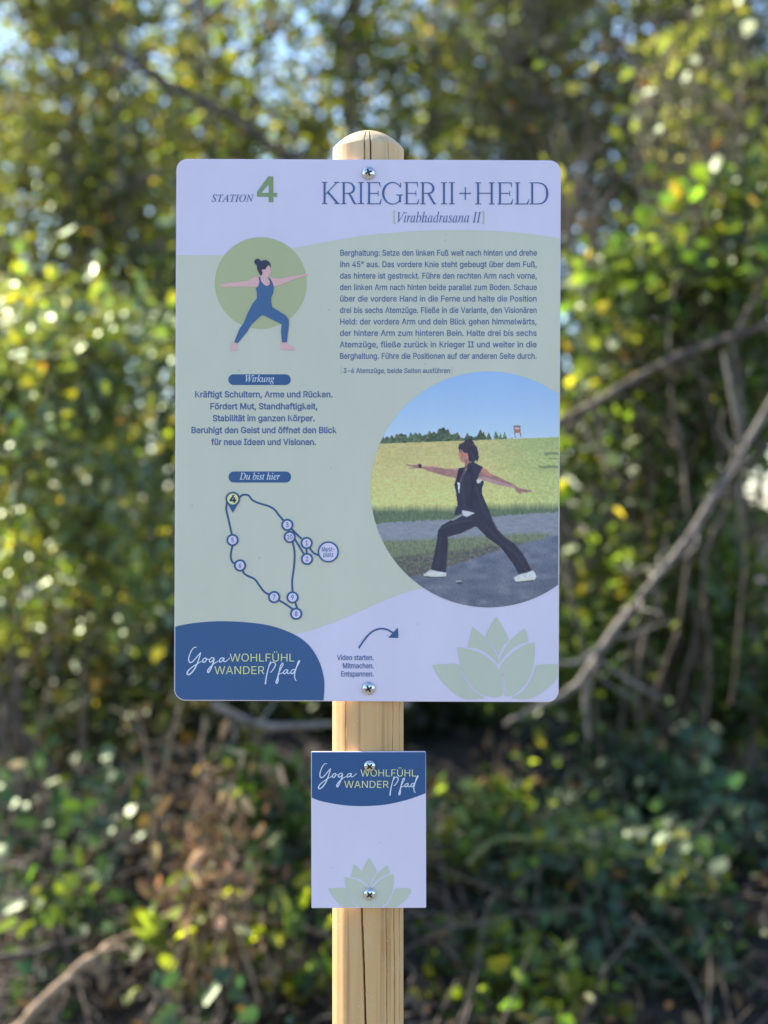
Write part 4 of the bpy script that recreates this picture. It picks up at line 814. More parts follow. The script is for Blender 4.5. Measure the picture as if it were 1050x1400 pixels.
def build_post():
    PR = 0.0282
    cx, cy = (503.4 - 525) * U * (1 + 0.028 / CAM_D), 0.0036 + PR
    top_z = CAM_H + (700 - 178) * U * 1.026
    NA, zs = 720, list(np.linspace(-0.05, top_z - 0.0158, 190))
    base_prof = [(PR, z) for z in zs]
    # chamfered, slightly domed head
    for rr, dz in ((1.0, -0.0154), (0.999, -0.0151), (0.990, -0.0145), (0.96, -0.0134), (0.90, -0.0117), (0.80, -0.0091), (0.68, -0.0065), (0.55, -0.0043), (0.40, -0.0024), (0.25, -0.0010), (0.1, -0.0002)):
        base_prof.append((PR * rr, top_z + dz))
    th = np.linspace(0, 2 * math.pi, NA, endpoint=False)      # 0 = facing the camera (-Y), grows to +X
    zpx = lambda y: CAM_H + (700 - y) * U
    cracks = [  # (points (z, offset in post radii), half width rad, depth)
        ([(zpx(180), 0.075), (zpx(230), 0.07), (zpx(420), 0.02), (zpx(600), -0.2)], 0.020, 0.010),
        ([(zpx(186), -0.095), (zpx(300), -0.10)], 0.012, 0.005),
        ([(zpx(190), 0.55), (zpx(300), 0.56)], 0.010, 0.003),
        ([(zpx(900), -0.60), (zpx(1000), -0.62), (zpx(1060), -0.60)], 0.014, 0.005),
        ([(zpx(1180), -0.20), (zpx(1260), -0.16), (zpx(1330), -0.115), (zpx(1400), -0.06), (zpx(1700), 0.0)], 0.026, 0.012),
        ([(zpx(1200), 0.72), (zpx(1500), 0.77)], 0.020, 0.003), ([(zpx(1200), 0.88), (zpx(1500), 0.90)], 0.024, 0.003), ([(zpx(1230), 0.50), (zpx(1500), 0.55)], 0.014, 0.0018),
        ([(zpx(930), 0.88), (zpx(1250), 0.86)], 0.020, 0.003), ([(zpx(930), 0.70), (zpx(1250), 0.66)], 0.014, 0.002)]
    rs = np.random.RandomState(3)
    V, C = [], []
    for r, z in base_prof:
        rad = np.full(NA, r)
        rad += (0.00025 * np.sin(3 * th + 1.3) + 0.0002 * np.sin(7 * th + z * 6)) * (r / PR)
        dark = np.ones(NA)
        for pts, hw, dp in cracks:
            zz = [q[0] for q in pts][::-1]; oo = [q[1] for q in pts][::-1]
            if z < zz[0] - 0.002 or z > zz[-1] + 0.03: continue
            off = np.interp(z, zz, oo) + 0.006 * math.sin(z * 90) + 0.004 * math.sin(z * 260)
            a = math.asin(max(-.99, min(.99, off)))
            endf = min(1.0, (z - zz[0] + 0.002) / 0.03) if z - zz[0] < 0.03 else 1.0
            d = np.abs((th - a + math.pi) % (2 * math.pi) - math.pi)
            kk = np.clip(1 - d / (hw * (0.5 + 0.5 * endf)), 0, 1)
            rad -= dp * kk ** 0.7 * endf * (r / PR)
            dark = np.minimum(dark, 1 - 0.8 * (kk > 0.3) * kk)
        V.append(np.stack([rad * np.sin(th), -rad * np.cos(th), np.full(NA, z)], -1)); C.append(dark)
    n = len(base_prof)
    V = np.concatenate(V); C = np.repeat(np.concatenate(C)[:, None], 3, 1)
    C *= 1 + np.clip((V[:, 2:3] - top_z + 0.10) / 0.09, 0, 1) * np.array([[0.10, 0.24, 0.50]])   # weathered grey head, its sunlit whiteness also put into the colour
    i = np.arange(NA); j = (i + 1) % NA
    F = np.concatenate([np.stack([k * NA + i, k * NA + j, (k + 1) * NA + j, (k + 1) * NA + i], -1) for k in range(n - 1)])
    V[:, 0] += 0; 
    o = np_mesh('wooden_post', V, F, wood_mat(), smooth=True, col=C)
    # close the top
    bm = bmesh.new(); bm.from_mesh(o.data); bm.verts.ensure_lookup_table()
    f = bm.faces.new([bm.verts[(n - 1) * NA + q] for q in range(NA)]); f.smooth = True
    bm.to_mesh(o.data); bm.free()
    o.location = (cx, cy, 0)
    tag(o, 'round pale timber post with a domed top and long drying cracks', 'post')
build_post()
# ================================================================== ground
def gh(x, y):
    t = np.clip((y - 0.7) / 4.6, 0, 1)
    b = 0.58 * t ** 1.15 * (3 - 2 * t) / 1.0
    n = 0.05 * np.sin(x * 2.3 + 0.7 * y) + 0.04 * np.sin(3.7 * y - 1.9 * x + 1) + 0.025 * np.sin(7.1 * x + 2) * np.cos(6.3 * y)
    return np.clip(b, 0, 2) + n * np.clip((y + 0.5) / 2, 0.2, 1)

def ground():
    u = np.linspace(-1, 1, 190)
    gx = 130 * np.sign(u) * np.abs(u) ** 3.2 + 1.5 * u
    gy = 2.5 + 130 * np.sign(u) * np.abs(u) ** 3.2 + 1.5 * u
    X, Y = np.meshgrid(gx, gy)
    Z = gh(X, Y)
    V = np.stack([X, Y, Z], -1).reshape(-1, 3)
    n = len(u); idx = np.arange(n * n).reshape(n, n)
    F = np.stack([idx[:-1, :-1], idx[:-1, 1:], idx[1:, 1:], idx[1:, :-1]], -1).reshape(-1, 4)
    m, t, p = new_mat('forest_soil')
    N, Lk = t.nodes, t.links
    tc = N.new('ShaderNodeTexCoord')
    a = N.new('ShaderNodeTexNoise'); a.inputs['Scale'].default_value = 9; a.inputs['Detail'].default_value = 9; a.inputs['Roughness'].default_value = .72; Lk.new(tc.outputs['Object'], a.inputs['Vector'])
    r = N.new('ShaderNodeValToRGB'); e = r.color_ramp.elements
    e[0].position = .3; e[0].color = (0.014, 0.010, 0.007, 1); e[1].position = .72; e[1].color = (0.052, 0.035, 0.022, 1)
    x = e.new(.5); x.color = (0.024, 0.017, 0.012, 1)
    Lk.new(a.outputs['Fac'], r.inputs['Fac']); Lk.new(r.outputs['Color'], p.inputs['Base Color']); p.inputs['Roughness'].default_value = .95
    bp = N.new('ShaderNodeBump'); bp.inputs['Distance'].default_value = 0.03; Lk.new(a.outputs['Fac'], bp.inputs['Height']); Lk.new(bp.outputs[0], p.inputs['Normal'])
    o = np_mesh('ground', V, F, m, smooth=True); o['kind'] = 'structure'
ground()

def path():
    xs = np.concatenate([np.linspace(-60, -4, 15), np.linspace(-3.8, 3.8, 60), np.linspace(4, 60, 15)]); ts = np.linspace(0, 1, 24)
    X, T = np.meshgrid(xs, ts)
    Y = -4.4 + T * (4.75 + 0.06 * np.sin(X * 2.1) + .04 * np.sin(X * 5.3 + 1))
    V = np.stack([X, Y, gh(X, Y) + .02 + .03 * np.sin(math.pi * T)], -1).reshape(-1, 3)
    idx = np.arange(X.size).reshape(X.shape)
    F = np.stack([idx[:-1, :-1], idx[:-1, 1:], idx[1:, 1:], idx[1:, :-1]], -1).reshape(-1, 4)
    m, t, p = new_mat('pale_gravel')
    N, Lk = t.nodes, t.links
    tc = N.new('ShaderNodeTexCoord')
    v = N.new('ShaderNodeTexVoronoi'); v.inputs['Scale'].default_value = 60; Lk.new(tc.outputs['Object'], v.inputs['Vector'])
    r = N.new('ShaderNodeValToRGB'); e = r.color_ramp.elements
    e[0].color = (0.10, 0.082, 0.062, 1); e[1].color = (0.21, 0.18, 0.14, 1)
    Lk.new(v.outputs['Color'], r.inputs['Fac']); Lk.new(r.outputs['Color'], p.inputs['Base Color']); p.inputs['Roughness'].default_value = .9
    bp = N.new('ShaderNodeBump'); bp.inputs['Distance'].default_value = 0.01; Lk.new(v.outputs['Distance'], bp.inputs['Height']); Lk.new(bp.outputs[0], p.inputs['Normal'])
    o = np_mesh('gravel_path', V, F, m, smooth=True); o['kind'] = 'structure'
path()

# ================================================================== vegetation
def at(px, py, y):                       # where a thing seen at that spot of the photograph stands, y metres behind the board
    k = (y + CAM_D) / CAM_D * U
    return np.array([(px - 525) * k, y, CAM_H + (700 - py) * k])

def leaf_mat(name, gloss=0.10, trans=0.45, boost=(2.3, 2.1, 0.7), rough=0.32):
    m, t, p = new_mat(name)
    N, Lk = t.nodes, t.links
    N.remove(p)
    at_ = N.new('ShaderNodeAttribute'); at_.attribute_name = 'Col'
    geo = N.new('ShaderNodeTexCoord')
    nz = N.new('ShaderNodeTexNoise'); nz.inputs['Scale'].default_value = 40; Lk.new(geo.outputs['Object'], nz.inputs['Vector'])
    mr = N.new('ShaderNodeMapRange'); mr.inputs['To Min'].default_value = .65; mr.inputs['To Max'].default_value = 1.35; Lk.new(nz.outputs['Fac'], mr.inputs['Value'])
    sc = N.new('ShaderNodeVectorMath'); sc.operation = 'SCALE'; Lk.new(at_.outputs['Color'], sc.inputs[0]); Lk.new(mr.outputs['Result'], sc.inputs['Scale'])
    d = N.new('ShaderNodeBsdfDiffuse'); Lk.new(sc.outputs[0], d.inputs['Color'])
    mu = N.new('ShaderNodeVectorMath'); mu.operation = 'MULTIPLY'; mu.inputs[1].default_value = boost; Lk.new(sc.outputs[0], mu.inputs[0])
    tr = N.new('ShaderNodeBsdfTranslucent'); Lk.new(mu.outputs[0], tr.inputs['Color'])
    mx = N.new('ShaderNodeMixShader'); mx.inputs[0].default_value = trans; Lk.new(d.outputs[0], mx.inputs[1]); Lk.new(tr.outputs[0], mx.inputs[2])
    g = N.new('ShaderNodeBsdfGlossy'); g.inputs['Roughness'].default_value = rough; g.inputs['Color'].default_value = (0.80, 0.88, 0.66, 1)
    lw = N.new('ShaderNodeLayerWeight'); lw.inputs['Blend'].default_value = .3
    fm = N.new('ShaderNodeMath'); fm.operation = 'MULTIPLY_ADD'; fm.inputs[1].default_value = gloss * 1.6; fm.inputs[2].default_value = gloss * 0.35; Lk.new(lw.outputs['Facing'], fm.inputs[0])
    m2 = N.new('ShaderNodeMixShader'); Lk.new(fm.outputs[0], m2.inputs[0]); Lk.new(mx.outputs[0], m2.inputs[1]); Lk.new(g.outputs[0], m2.inputs[2])
    Lk.new(m2.outputs[0], N['Material Output'].inputs['Surface'])
    return m
M_LEAF = leaf_mat('green_leaf', gloss=.085, rough=.48, trans=.6, boost=(3.1, 2.75, 0.85))
M_LEAF_GLOSSY = leaf_mat('glossy_leaf', gloss=.27, rough=.46, trans=.55, boost=(3.3, 2.9, 0.8))
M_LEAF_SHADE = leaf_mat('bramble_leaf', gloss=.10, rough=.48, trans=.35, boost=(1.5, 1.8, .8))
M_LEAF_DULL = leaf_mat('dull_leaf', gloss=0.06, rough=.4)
M_DRY = leaf_mat('dry_leaf', gloss=0.0, trans=.3, boost=(1.6, 1.35, 0.9), rough=.6)

def bark_mat(name, c0, c1, scale=30):
    m, t, p = new_mat(name)
    N, Lk = t.nodes, t.links
    tc = N.new('ShaderNodeTexCoord')
    a = N.new('ShaderNodeTexNoise'); a.inputs['Scale'].default_value = scale; a.inputs['Detail'].default_value = 7; Lk.new(tc.outputs['Object'], a.inputs['Vector'])
    r = N.new('ShaderNodeValToRGB'); e = r.color_ramp.elements
    e[0].position = .35; e[0].color = (*c0, 1); e[1].position = .65; e[1].color = (*c1, 1)
    Lk.new(a.outputs['Fac'], r.inputs['Fac']); Lk.new(r.outputs['Color'], p.inputs['Base Color']); p.inputs['Roughness'].default_value = .8
    bp = N.new('ShaderNodeBump'); bp.inputs['Distance'].default_value = .004; Lk.new(a.outputs['Fac'], bp.inputs['Height']); Lk.new(bp.outputs[0], p.inputs['Normal'])
    return m
M_BARK = bark_mat('brown_bark', (0.06, 0.042, 0.03), (0.19, 0.14, 0.10))
M_GREY = bark_mat('weathered_grey_bark', (0.11, 0.09, 0.072), (0.27, 0.225, 0.185))
M_TWIG = bark_mat('pale_twig_bark', (0.13, 0.10, 0.075), (0.32, 0.26, 0.20))
M_STRAW = bark_mat('dry_straw_stem', (0.18, 0.11, 0.06), (0.40, 0.27, 0.16))
M_CANE = bark_mat('green_cane', (0.10, 0.13, 0.04), (0.26, 0.24, 0.08))

def tubes(lines, sides=5):
    V, F, b = [], [], 0
    ang = np.linspace(0, 2 * math.pi, sides, endpoint=False)
    ca, sa = np.cos(ang), np.sin(ang)
    for P, r in lines:
        P = np.asarray(P, float); n = len(P)
        T = np.gradient(P, axis=0); T /= np.linalg.norm(T, axis=1)[:, None] + 1e-9
        ref = np.array([0.3, 0.9, 0.2]) if abs(T[0][1]) < .8 else np.array([1, 0, 0.1])
        A = np.cross(T, ref); A /= np.linalg.norm(A, axis=1)[:, None] + 1e-9
        B = np.cross(T, A)
        r = np.broadcast_to(r, (n,)) if np.ndim(r) else np.full(n, r)
        V.append((P[:, None, :] + r[:, None, None] * (ca[None, :, None] * A[:, None, :] + sa[None, :, None] * B[:, None, :])).reshape(-1, 3))
        i = np.arange(sides); j = (i + 1) % sides
        for k in range(n - 1):
            F.append(np.stack([b + k * sides + i, b + k * sides + j, b + (k + 1) * sides + j, b + (k + 1) * sides + i], -1))
        b += n * sides
    return np.concatenate(V), np.concatenate(F)

def wander(rs, a, b, n, amp, sag=0.0):
    a, b = np.asarray(a, float), np.asarray(b, float)
    t = np.linspace(0, 1, n)[:, None]
    L = np.linalg.norm(b - a)
    P = a + (b - a) * t
    w = np.zeros((n, 3))
    for f in (1, 2, 3.7):
        w += np.sin(t * math.pi * f + rs.rand(3) * 6.28) * rs.randn(3) * amp * L / f
    w -= w[0] * (1 - t) + w[-1] * t
    P = P + w
    P[:, 2] += sag * L * np.sin(t[:, 0] * math.pi)
    return P

def leaves(rs, pos, size, width, cols, up=0.55, droop=0.35):
    n = len(pos)
    N = rs.randn(n, 3); N /= np.linalg.norm(N, axis=1)[:, None]
    N[:, 2] += up; N /= np.linalg.norm(N, axis=1)[:, None]
    A = rs.randn(n, 3); A[:, 2] -= droop
    A -= (A * N).sum(1)[:, None] * N; A /= np.linalg.norm(A, axis=1)[:, None] + 1e-9
    B = np.cross(N, A)
    s = size * rs.uniform(.55, 1.3, n)[:, None]
    w = width * rs.uniform(.8, 1.2, n)[:, None]
    fold = rs.uniform(-.05, .22, n)[:, None]; curl = rs.uniform(-.15, .25, n)[:, None]
    pts = []
    for a, b, f, c in ((0, 0, 0, 0), (.28, .5, 1, .2), (.68, .40, .8, .6), (1, 0, 0, 1), (.68, -.40, .8, .6), (.28, -.5, 1, .2)):
        pts.append(pos + A * s * (a - .1) + B * s * w * b + N * s * (fold * f - curl * c * c))
    V = np.stack(pts, 1).reshape(-1, 3)
    o = np.arange(n)[:, None] * 6
    F = np.concatenate([o + np.array([0, 1, 2, 3]), o + np.array([0, 3, 4, 5])])
    return V, F, np.repeat(cols, 6, axis=0)

def pick(rs, pal, n, jit=.3):
    w = np.array([q[1] for q in pal], float); w /= w.sum()
    c = np.array([q[0] for q in pal], float)[rs.choice(len(pal), n, p=w)]
    return c * np.exp(rs.randn(n, 1) * jit)

GREEN = [((0.050, 0.085, 0.022), 5), ((0.075, 0.105, 0.028), 3), ((0.035, 0.065, 0.025), 3), ((0.14, 0.13, 0.025), .6)]
YELLOW = [((0.085, 0.115, 0.022), 4), ((0.13, 0.145, 0.022), 3), ((0.05, 0.085, 0.022), 3), ((0.20, 0.18, 0.02), .7), ((0.15, 0.08, 0.03), .15)]
OLIVE = [((0.074, 0.094, 0.034), 4), ((0.115, 0.128, 0.050), 3), ((0.045, 0.064, 0.024), 3), ((0.16, 0.15, 0.025), .5), ((0.12, 0.07, 0.04), .45)]
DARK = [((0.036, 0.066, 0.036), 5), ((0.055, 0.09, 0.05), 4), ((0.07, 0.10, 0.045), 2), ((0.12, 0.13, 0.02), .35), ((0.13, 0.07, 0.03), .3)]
BROWN = [((0.165, 0.110, 0.070), 4), ((0.27, 0.19, 0.12), 3), ((0.10, 0.07, 0.048), 3)]

def shrub(name, label, cat, base, blobs, n, size, pal, seed, stems=6, twigs=120, width=.62, group=None, leaf=None, bark=None, jit=.05, stem_r=.010, clump=.35, twig_part='stems', up=.55, droop=.35):
    """base (px, y); blobs: (px, py, y, rx px, rz px, ry metres)"""
    rs = np.random.RandomState(seed)
    bx = at(base[0], 700, base[1])[0]; by = base[1]
    bz = float(gh(np.array(bx), np.array(by))) - 0.03
    th = thing(name, label, cat, (bx, by, bz), group)
    org = np.array([bx, by, bz])
    E = []
    for px, py, y, rx, rz, ry in blobs:
        k = (y + CAM_D) / CAM_D * U
        E.append((at(px, py, y), np.array([rx * k, ry, rz * k])))
    vol = np.array([np.prod(e[1]) ** .75 for e in E]); vol /= vol.sum()
    def inside(m, lo=0.0):
        q = rs.choice(len(E), m, p=vol)
        d = rs.randn(m, 3); d /= np.linalg.norm(d, axis=1)[:, None]
        r = (lo + (1 - lo) * rs.rand(m)) ** .6
        return np.array([E[i][0] for i in q]) + d * r[:, None] * np.array([E[i][1] for i in q])
    main = []
    for k, tgt in enumerate(inside(stems)):
        st = org + np.array([rs.uniform(-.12, .12), rs.uniform(-.1, .1), 0])
        P = wander(rs, st, tgt, 12, .06, 0.06); main.append((P, np.linspace(stem_r, stem_r * .4, 12)))
    allp = np.concatenate([P[3:] for P, _ in main])
    tw = []; ends = inside(twigs, .25)
    for e in ends:
        d = np.linalg.norm(allp - e, axis=1) + np.maximum(0, allp[:, 2] - e[2]) * .7
        s = allp[np.argsort(d)[rs.randint(0, 3)]]
        tw.append((wander(rs, s, e, 6, .08, rs.uniform(-.03, .08)), np.linspace(stem_r * .38, .0012, 6)))
    V, F = tubes(main + tw, 5)
    np_mesh(twig_part, V - org, F, bark or M_BARK, th, smooth=True)
    if n:
        TP = np.array([P for P, _ in tw])
        q = rs.randint(0, len(tw), n); t = rs.uniform(.25, 1.05, n) * 5
        i = np.clip(t.astype(int), 0, 4); f = (t - i)[:, None]
        pos = TP[q, i] * (1 - f) + TP[q, i + 1] * f + rs.randn(n, 3) * jit
        g = gh(pos[:, 0], pos[:, 1]); pos[:, 2] = np.maximum(pos[:, 2], g + .01)
        cl = np.exp(rs.randn(len(tw), 1) * clump)[q] * (np.array([1, 1, 1]) + rs.randn(len(tw), 3) * .08)[q]
        V, F, c = leaves(rs, pos, size, width, np.clip(pick(rs, pal, n) * cl, .004, .5), up, droop)
        np_mesh('foliage' if cat != 'tree' else 'crown', V - org, F, leaf or M_LEAF, th, col=c)
    return th

def bough(name, label, cat, pts, r0, r1, mat, seed, twigs=0, forks=(), tl=.35, part='stem', group=None, leaf_n=0, pal=GREEN, size=.04):
    """pts: (px, py, y) along the limb"""
    rs = np.random.RandomState(seed)
    P = np.array(spline([tuple(at(*q)) for q in pts], 8))
    P += rs.randn(*P.shape) * r0 * .12
    org = P[0].copy()
    th = thing(name, label, cat, tuple(org), group)
    V, F = tubes([(P, np.linspace(r0, r1, len(P)) * (1 + .1 * rs.randn(len(P))))], 10)
    np_mesh('limb', V - org, F, mat, th, smooth=True)
    for fk, ra, rb in forks:
        Q = np.array(spline([tuple(at(*q)) for q in fk], 6)); Q += rs.randn(*Q.shape) * ra * .12
        V, F = tubes([(Q, np.linspace(ra, rb, len(Q)))], 8)
        np_mesh('side_branch', V - org, F, mat, th, smooth=True)
    ends = []
    for _ in range(twigs):
        i = rs.randint(3, len(P)); d = rs.randn(3); d /= np.linalg.norm(d)
        Q = wander(rs, P[i], P[i] + d * tl * rs.uniform(.4, 1), 6, .1); ends.append(Q)
        V, F = tubes([(Q, np.linspace(r1 * .5, .001, 6))], 5); np_mesh('twig', V - org, F, mat, th, smooth=True)
    if leaf_n:
        src = np.array(ends)[:, 2:].reshape(-1, 3) if ends else P
        pos = src[rs.randint(0, len(src), leaf_n)] + rs.randn(leaf_n, 3) * .03
        V, F, c = leaves(rs, pos, size, .6, np.clip(pick(rs, pal, leaf_n), .004, .5))
        np_mesh('foliage', V - org, F, M_LEAF, th, col=c)
    return th
# ---------------- far layer: trees and tall shrubs that close the view
T = 'trees behind the hedge'
shrub('tree', 'olive leaved tree with sky gaps rising behind the upper end of the post', 'tree', (430, 5.8),
      [(420, 60, 5.8, 210, 130, .4), (300, 190, 5.8, 170, 120, .4), (560, 150, 5.8, 150, 120, .4), (420, -120, 5.8, 260, 130, .4), (430, 280, 5.8, 260, 120, .4)], 6000, .050, YELLOW, 11, stems=9, twigs=420, stem_r=.028, twig_part='trunk', group=T, jit=.11, clump=.25, bark=M_TWIG)
shrub('tree', 'dense small leaved tree with hazy crown above the bright yellow bush', 'tree', (90, 5.2),
      [(110, 120, 5.2, 210, 180, .4), (40, 300, 5.2, 190, 160, .4), (220, 300, 5.1, 150, 150, .4), (60, -120, 5.2, 260, 130, .4)], 8500, .044, OLIVE, 12, stems=10, twigs=520, stem_r=.024, twig_part='trunk', group=T, jit=.10, clump=.25, bark=M_TWIG)
shrub('tree', 'twiggy half bare brown tree with few leaves above the grey dead boughs', 'tree', (820, 5.0),
      [(740, 90, 5.0, 190, 160, .4), (920, 210, 4.9, 190, 170, .4), (700, 260, 5.0, 140, 160, .4), (850, -110, 5.0, 280, 130, .4), (990, 60, 5.0, 150, 180, .4)], 6500, .044, OLIVE, 13, stems=22, twigs=1500, stem_r=.022, twig_part='trunk', group=T, jit=.10, clump=.25, bark=M_TWIG)
far_a = shrub('tree', 'far pale green tree showing through the gaps of the small leaved tree', 'tree', (160, 8.5),
      [(60, 60, 8.5, 260, 200, .7), (260, 200, 8.5, 260, 200, .7), (100, 330, 8.5, 260, 160, .7), (200, -130, 8.5, 300, 140, .7)], 9000, .072, YELLOW, 14, stems=10, twigs=420, stem_r=.05, twig_part='trunk', group=T, jit=.16, clump=.25, bark=M_TWIG)
far_b = shrub('tree', 'far pale green tree behind the twiggy brown tree', 'tree', (820, 8.5),
      [(640, 100, 8.5, 240, 210, .7), (900, 120, 8.5, 260, 210, .7), (760, 320, 8.5, 280, 160, .7), (800, -130, 8.5, 300, 140, .7)], 9000, .072, OLIVE, 15, stems=10, twigs=520, stem_r=.05, twig_part='trunk', group=T, jit=.16, clump=.25, bark=M_TWIG)
hedge = []
for k, (px, w, py, lab) in enumerate(((-60, 230, 640, 'dim green hedge shrub beyond the yellow bush, unseen outer part added to block sun'),
                                      (300, 220, 620, 'dim green hedge shrub hidden behind the big board nearest the bright bush'),
                                      (640, 210, 640, 'dim green hedge shrub hidden behind the big board below the twiggy tree'),
                                      (960, 230, 620, 'dim green hedge shrub behind the steep grey dead bough'))):
    hedge.append(shrub('hedge_shrub', lab, 'shrub', (px, 4.9), [(px, py, 4.9, w, 190, .7), (px + 30, py - 180, 5.0, w * .8, 170, .7), (px - 20, py + 260, 4.8, w, 190, .7)] + ([(-420, 860, 4.6, 260, 200, .9), (-760, 840, 4.4, 260, 200, .9)] if k == 0 else []), 12000 if k == 0 else 6500, .050, GREEN if k else OLIVE, 20 + k, stems=10, twigs=320, stem_r=.016, jit=.08, clump=.3, bark=M_TWIG, group='shrubs at the back of the hedge'))  # outer blobs of the first shrub are unseen, added to block the sun

def dup(root, dx, dy, rz, label):
    r = root.copy(); COL.objects.link(r); r.location = (root.location.x + dx, root.location.y + dy, root.location.z); r.rotation_euler = (0, 0, rz); r['label'] = label
    for ch in list(root.children):
        c = ch.copy(); COL.objects.link(c); c.parent = r
    return r
dup(far_b, -6.2, 0.2, .4, 'far olive tree continuing the hedge past its shady end')
dup(far_a, 6.4, 0.2, -.5, 'far yellow green tree continuing the hedge past the bare trunk')
dup(hedge[1], -4.4, 2.3, .6, 'hedge shrub continuing the row outward below the far olive tree')
dup(hedge[1], 4.6, 1.6, -.4, 'hedge shrub continuing the row outward past the bare trunk')
dup(hedge[3], 3.2, 0.4, .5, 'hedge shrub next to the bare trunk on its outer side')

# ---------------- middle layer
shrub('broadleaf_bush', 'sunlit yellow green bush with glossy leaves standing beside the board', 'bush', (60, 2.9),
      [(60, 640, 2.9, 190, 130, .5), (150, 740, 2.8, 130, 90, .4), (20, 470, 3.0, 140, 130, .5), (170, 500, 3.2, 110, 120, .4), (90, 820, 3.0, 180, 70, .4)], 5200, .042, YELLOW, 31, leaf=M_LEAF_GLOSSY, stems=9, twigs=230, group='bushes of the hedge')
shrub('broadleaf_bush', 'mixed green and brown bush crossed by the dark upper dead bough', 'bush', (900, 3.0),
      [(880, 420, 3.0, 150, 120, .45), (1000, 300, 2.9, 130, 130, .45), (840, 580, 3.1, 110, 110, .4), (1010, 560, 3.1, 100, 110, .4)], 3400, .054, GREEN, 32, stems=9, twigs=260, group='bushes of the hedge')
shrub('broadleaf_bush', 'deep shaded small leaved green bush under the steep grey dead bough', 'bush', (930, 3.4),
      [(900, 760, 3.1, 160, 130, .35), (1020, 900, 3.1, 130, 130, .35), (820, 930, 3.1, 140, 100, .3)], 4200, .046, GREEN, 33, stems=8, twigs=200, group='bushes of the hedge')
shrub('hedge_shrub', 'added low shrub, near black to stand in for shade under the yellow bush', 'shrub', (130, 3.9), [(120, 930, 3.9, 220, 110, .4), (340, 960, 3.7, 180, 110, .4), (560, 980, 3.7, 180, 110, .4), (170, 1010, 3.2, 220, 60, .3)], 6400, .05, [((.016, .026, .014), 3), ((.03, .028, .018), 1)], 36, stems=14, twigs=320, group='shrubs at the back of the hedge', leaf=M_LEAF_DULL)  # added shrub; near-black leaf colours paint the shade of the hollow
shrub('broadleaf_bush', 'dark bush mostly hidden behind the middle of the large board', 'bush', (470, 3.6),
      [(470, 620, 3.6, 240, 200, .4), (470, 860, 3.6, 230, 120, .4)], 2400, .052, GREEN, 34, stems=8, twigs=160, group='bushes of the hedge')
shrub('thorn_shrub', 'leafless thorny tangle of thin pale twigs behind the grey dead boughs', 'shrub', (890, 2.9),
      [(870, 500, 2.9, 130, 260, .3), (980, 420, 2.9, 110, 260, .3), (900, 180, 3.0, 190, 160, .3)], 420, .042, OLIVE, 37, stems=9, twigs=420, stem_r=.007, bark=M_BARK)
shrub('broadleaf_bush', 'brown twiggy bush top filling the sunny corner above the green leaves', 'bush', (1010, 3.6),
      [(960, 120, 3.7, 120, 130, .5), (1030, 200, 3.6, 90, 130, .5)], 700, .06, OLIVE, 35, stems=10, twigs=260, group='bushes of the hedge', stem_r=.012)

# ---------------- near layer: brambles, dry plants
B = 'brambles in front of the hedge'
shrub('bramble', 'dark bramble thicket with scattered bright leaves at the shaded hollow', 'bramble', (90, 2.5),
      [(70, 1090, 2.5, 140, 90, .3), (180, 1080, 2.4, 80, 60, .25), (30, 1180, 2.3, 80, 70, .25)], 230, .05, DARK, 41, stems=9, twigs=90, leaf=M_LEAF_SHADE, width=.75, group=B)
shrub('bramble', 'fresh green bramble right behind the edge of the small plate', 'bramble', (385, 2.1),
      [(385, 1150, 2.1, 50, 75, .2), (350, 1100, 2.2, 50, 50, .2)], 330, .055, GREEN, 42, stems=6, twigs=50, width=.8, group=B)
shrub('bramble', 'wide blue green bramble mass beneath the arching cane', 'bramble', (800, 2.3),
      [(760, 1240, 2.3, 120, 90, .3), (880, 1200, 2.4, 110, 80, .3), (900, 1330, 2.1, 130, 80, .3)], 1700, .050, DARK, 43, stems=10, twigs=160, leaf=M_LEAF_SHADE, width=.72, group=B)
shrub('bramble', 'small leaved bramble reaching out beside the small plate edge', 'bramble', (650, 2.4),
      [(640, 1160, 2.4, 60, 70, .25), (690, 1120, 2.5, 80, 60, .25)], 480, .046, GREEN, 44, stems=7, twigs=70, width=.72, group=B)
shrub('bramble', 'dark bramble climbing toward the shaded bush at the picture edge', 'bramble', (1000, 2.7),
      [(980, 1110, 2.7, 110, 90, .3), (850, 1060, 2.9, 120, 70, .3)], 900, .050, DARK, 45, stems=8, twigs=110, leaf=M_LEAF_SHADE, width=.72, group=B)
shrub('bramble', 'low yellow flecked bramble on the ground beside the post foot', 'bramble', (650, 1.9),
      [(650, 1350, 1.9, 90, 60, .25), (750, 1370, 1.8, 90, 50, .25)], 480, .045, YELLOW, 46, stems=6, twigs=70, width=.7, group=B)
shrub('seedling', 'low yellow green seedling with round leaves among brown litter', 'seedling', (285, 1.8), [(275, 1290, 1.8, 42, 26, .1), (250, 1255, 1.85, 36, 24, .1)], 60, .052, [((0.16, 0.19, 0.02), 3), ((0.11, 0.15, 0.03), 2)], 47, stems=4, twigs=12, width=.85, stem_r=.003, group='seedlings in the litter')
shrub('seedling', 'green and yellow seedling tucked under the corner of the small plate', 'seedling', (400, 1.8), [(395, 1290, 1.8, 42, 34, .1), (430, 1320, 1.8, 30, 26, .1)], 80, .050, [((0.10, 0.14, 0.03), 3), ((0.16, 0.17, 0.02), 2), ((.06, .09, .03), 2)], 48, stems=4, twigs=14, width=.85, stem_r=.003, group='seedlings in the litter')
shrub('seedling', 'pale grey green seedling low beside the fallen branch', 'seedling', (30, 1.9), [(25, 1225, 1.9, 40, 30, .1), (110, 1190, 2.0, 50, 40, .12)], 45, .048, GREEN, 49, stems=5, twigs=16, width=.8, stem_r=.003, group='seedlings in the litter')
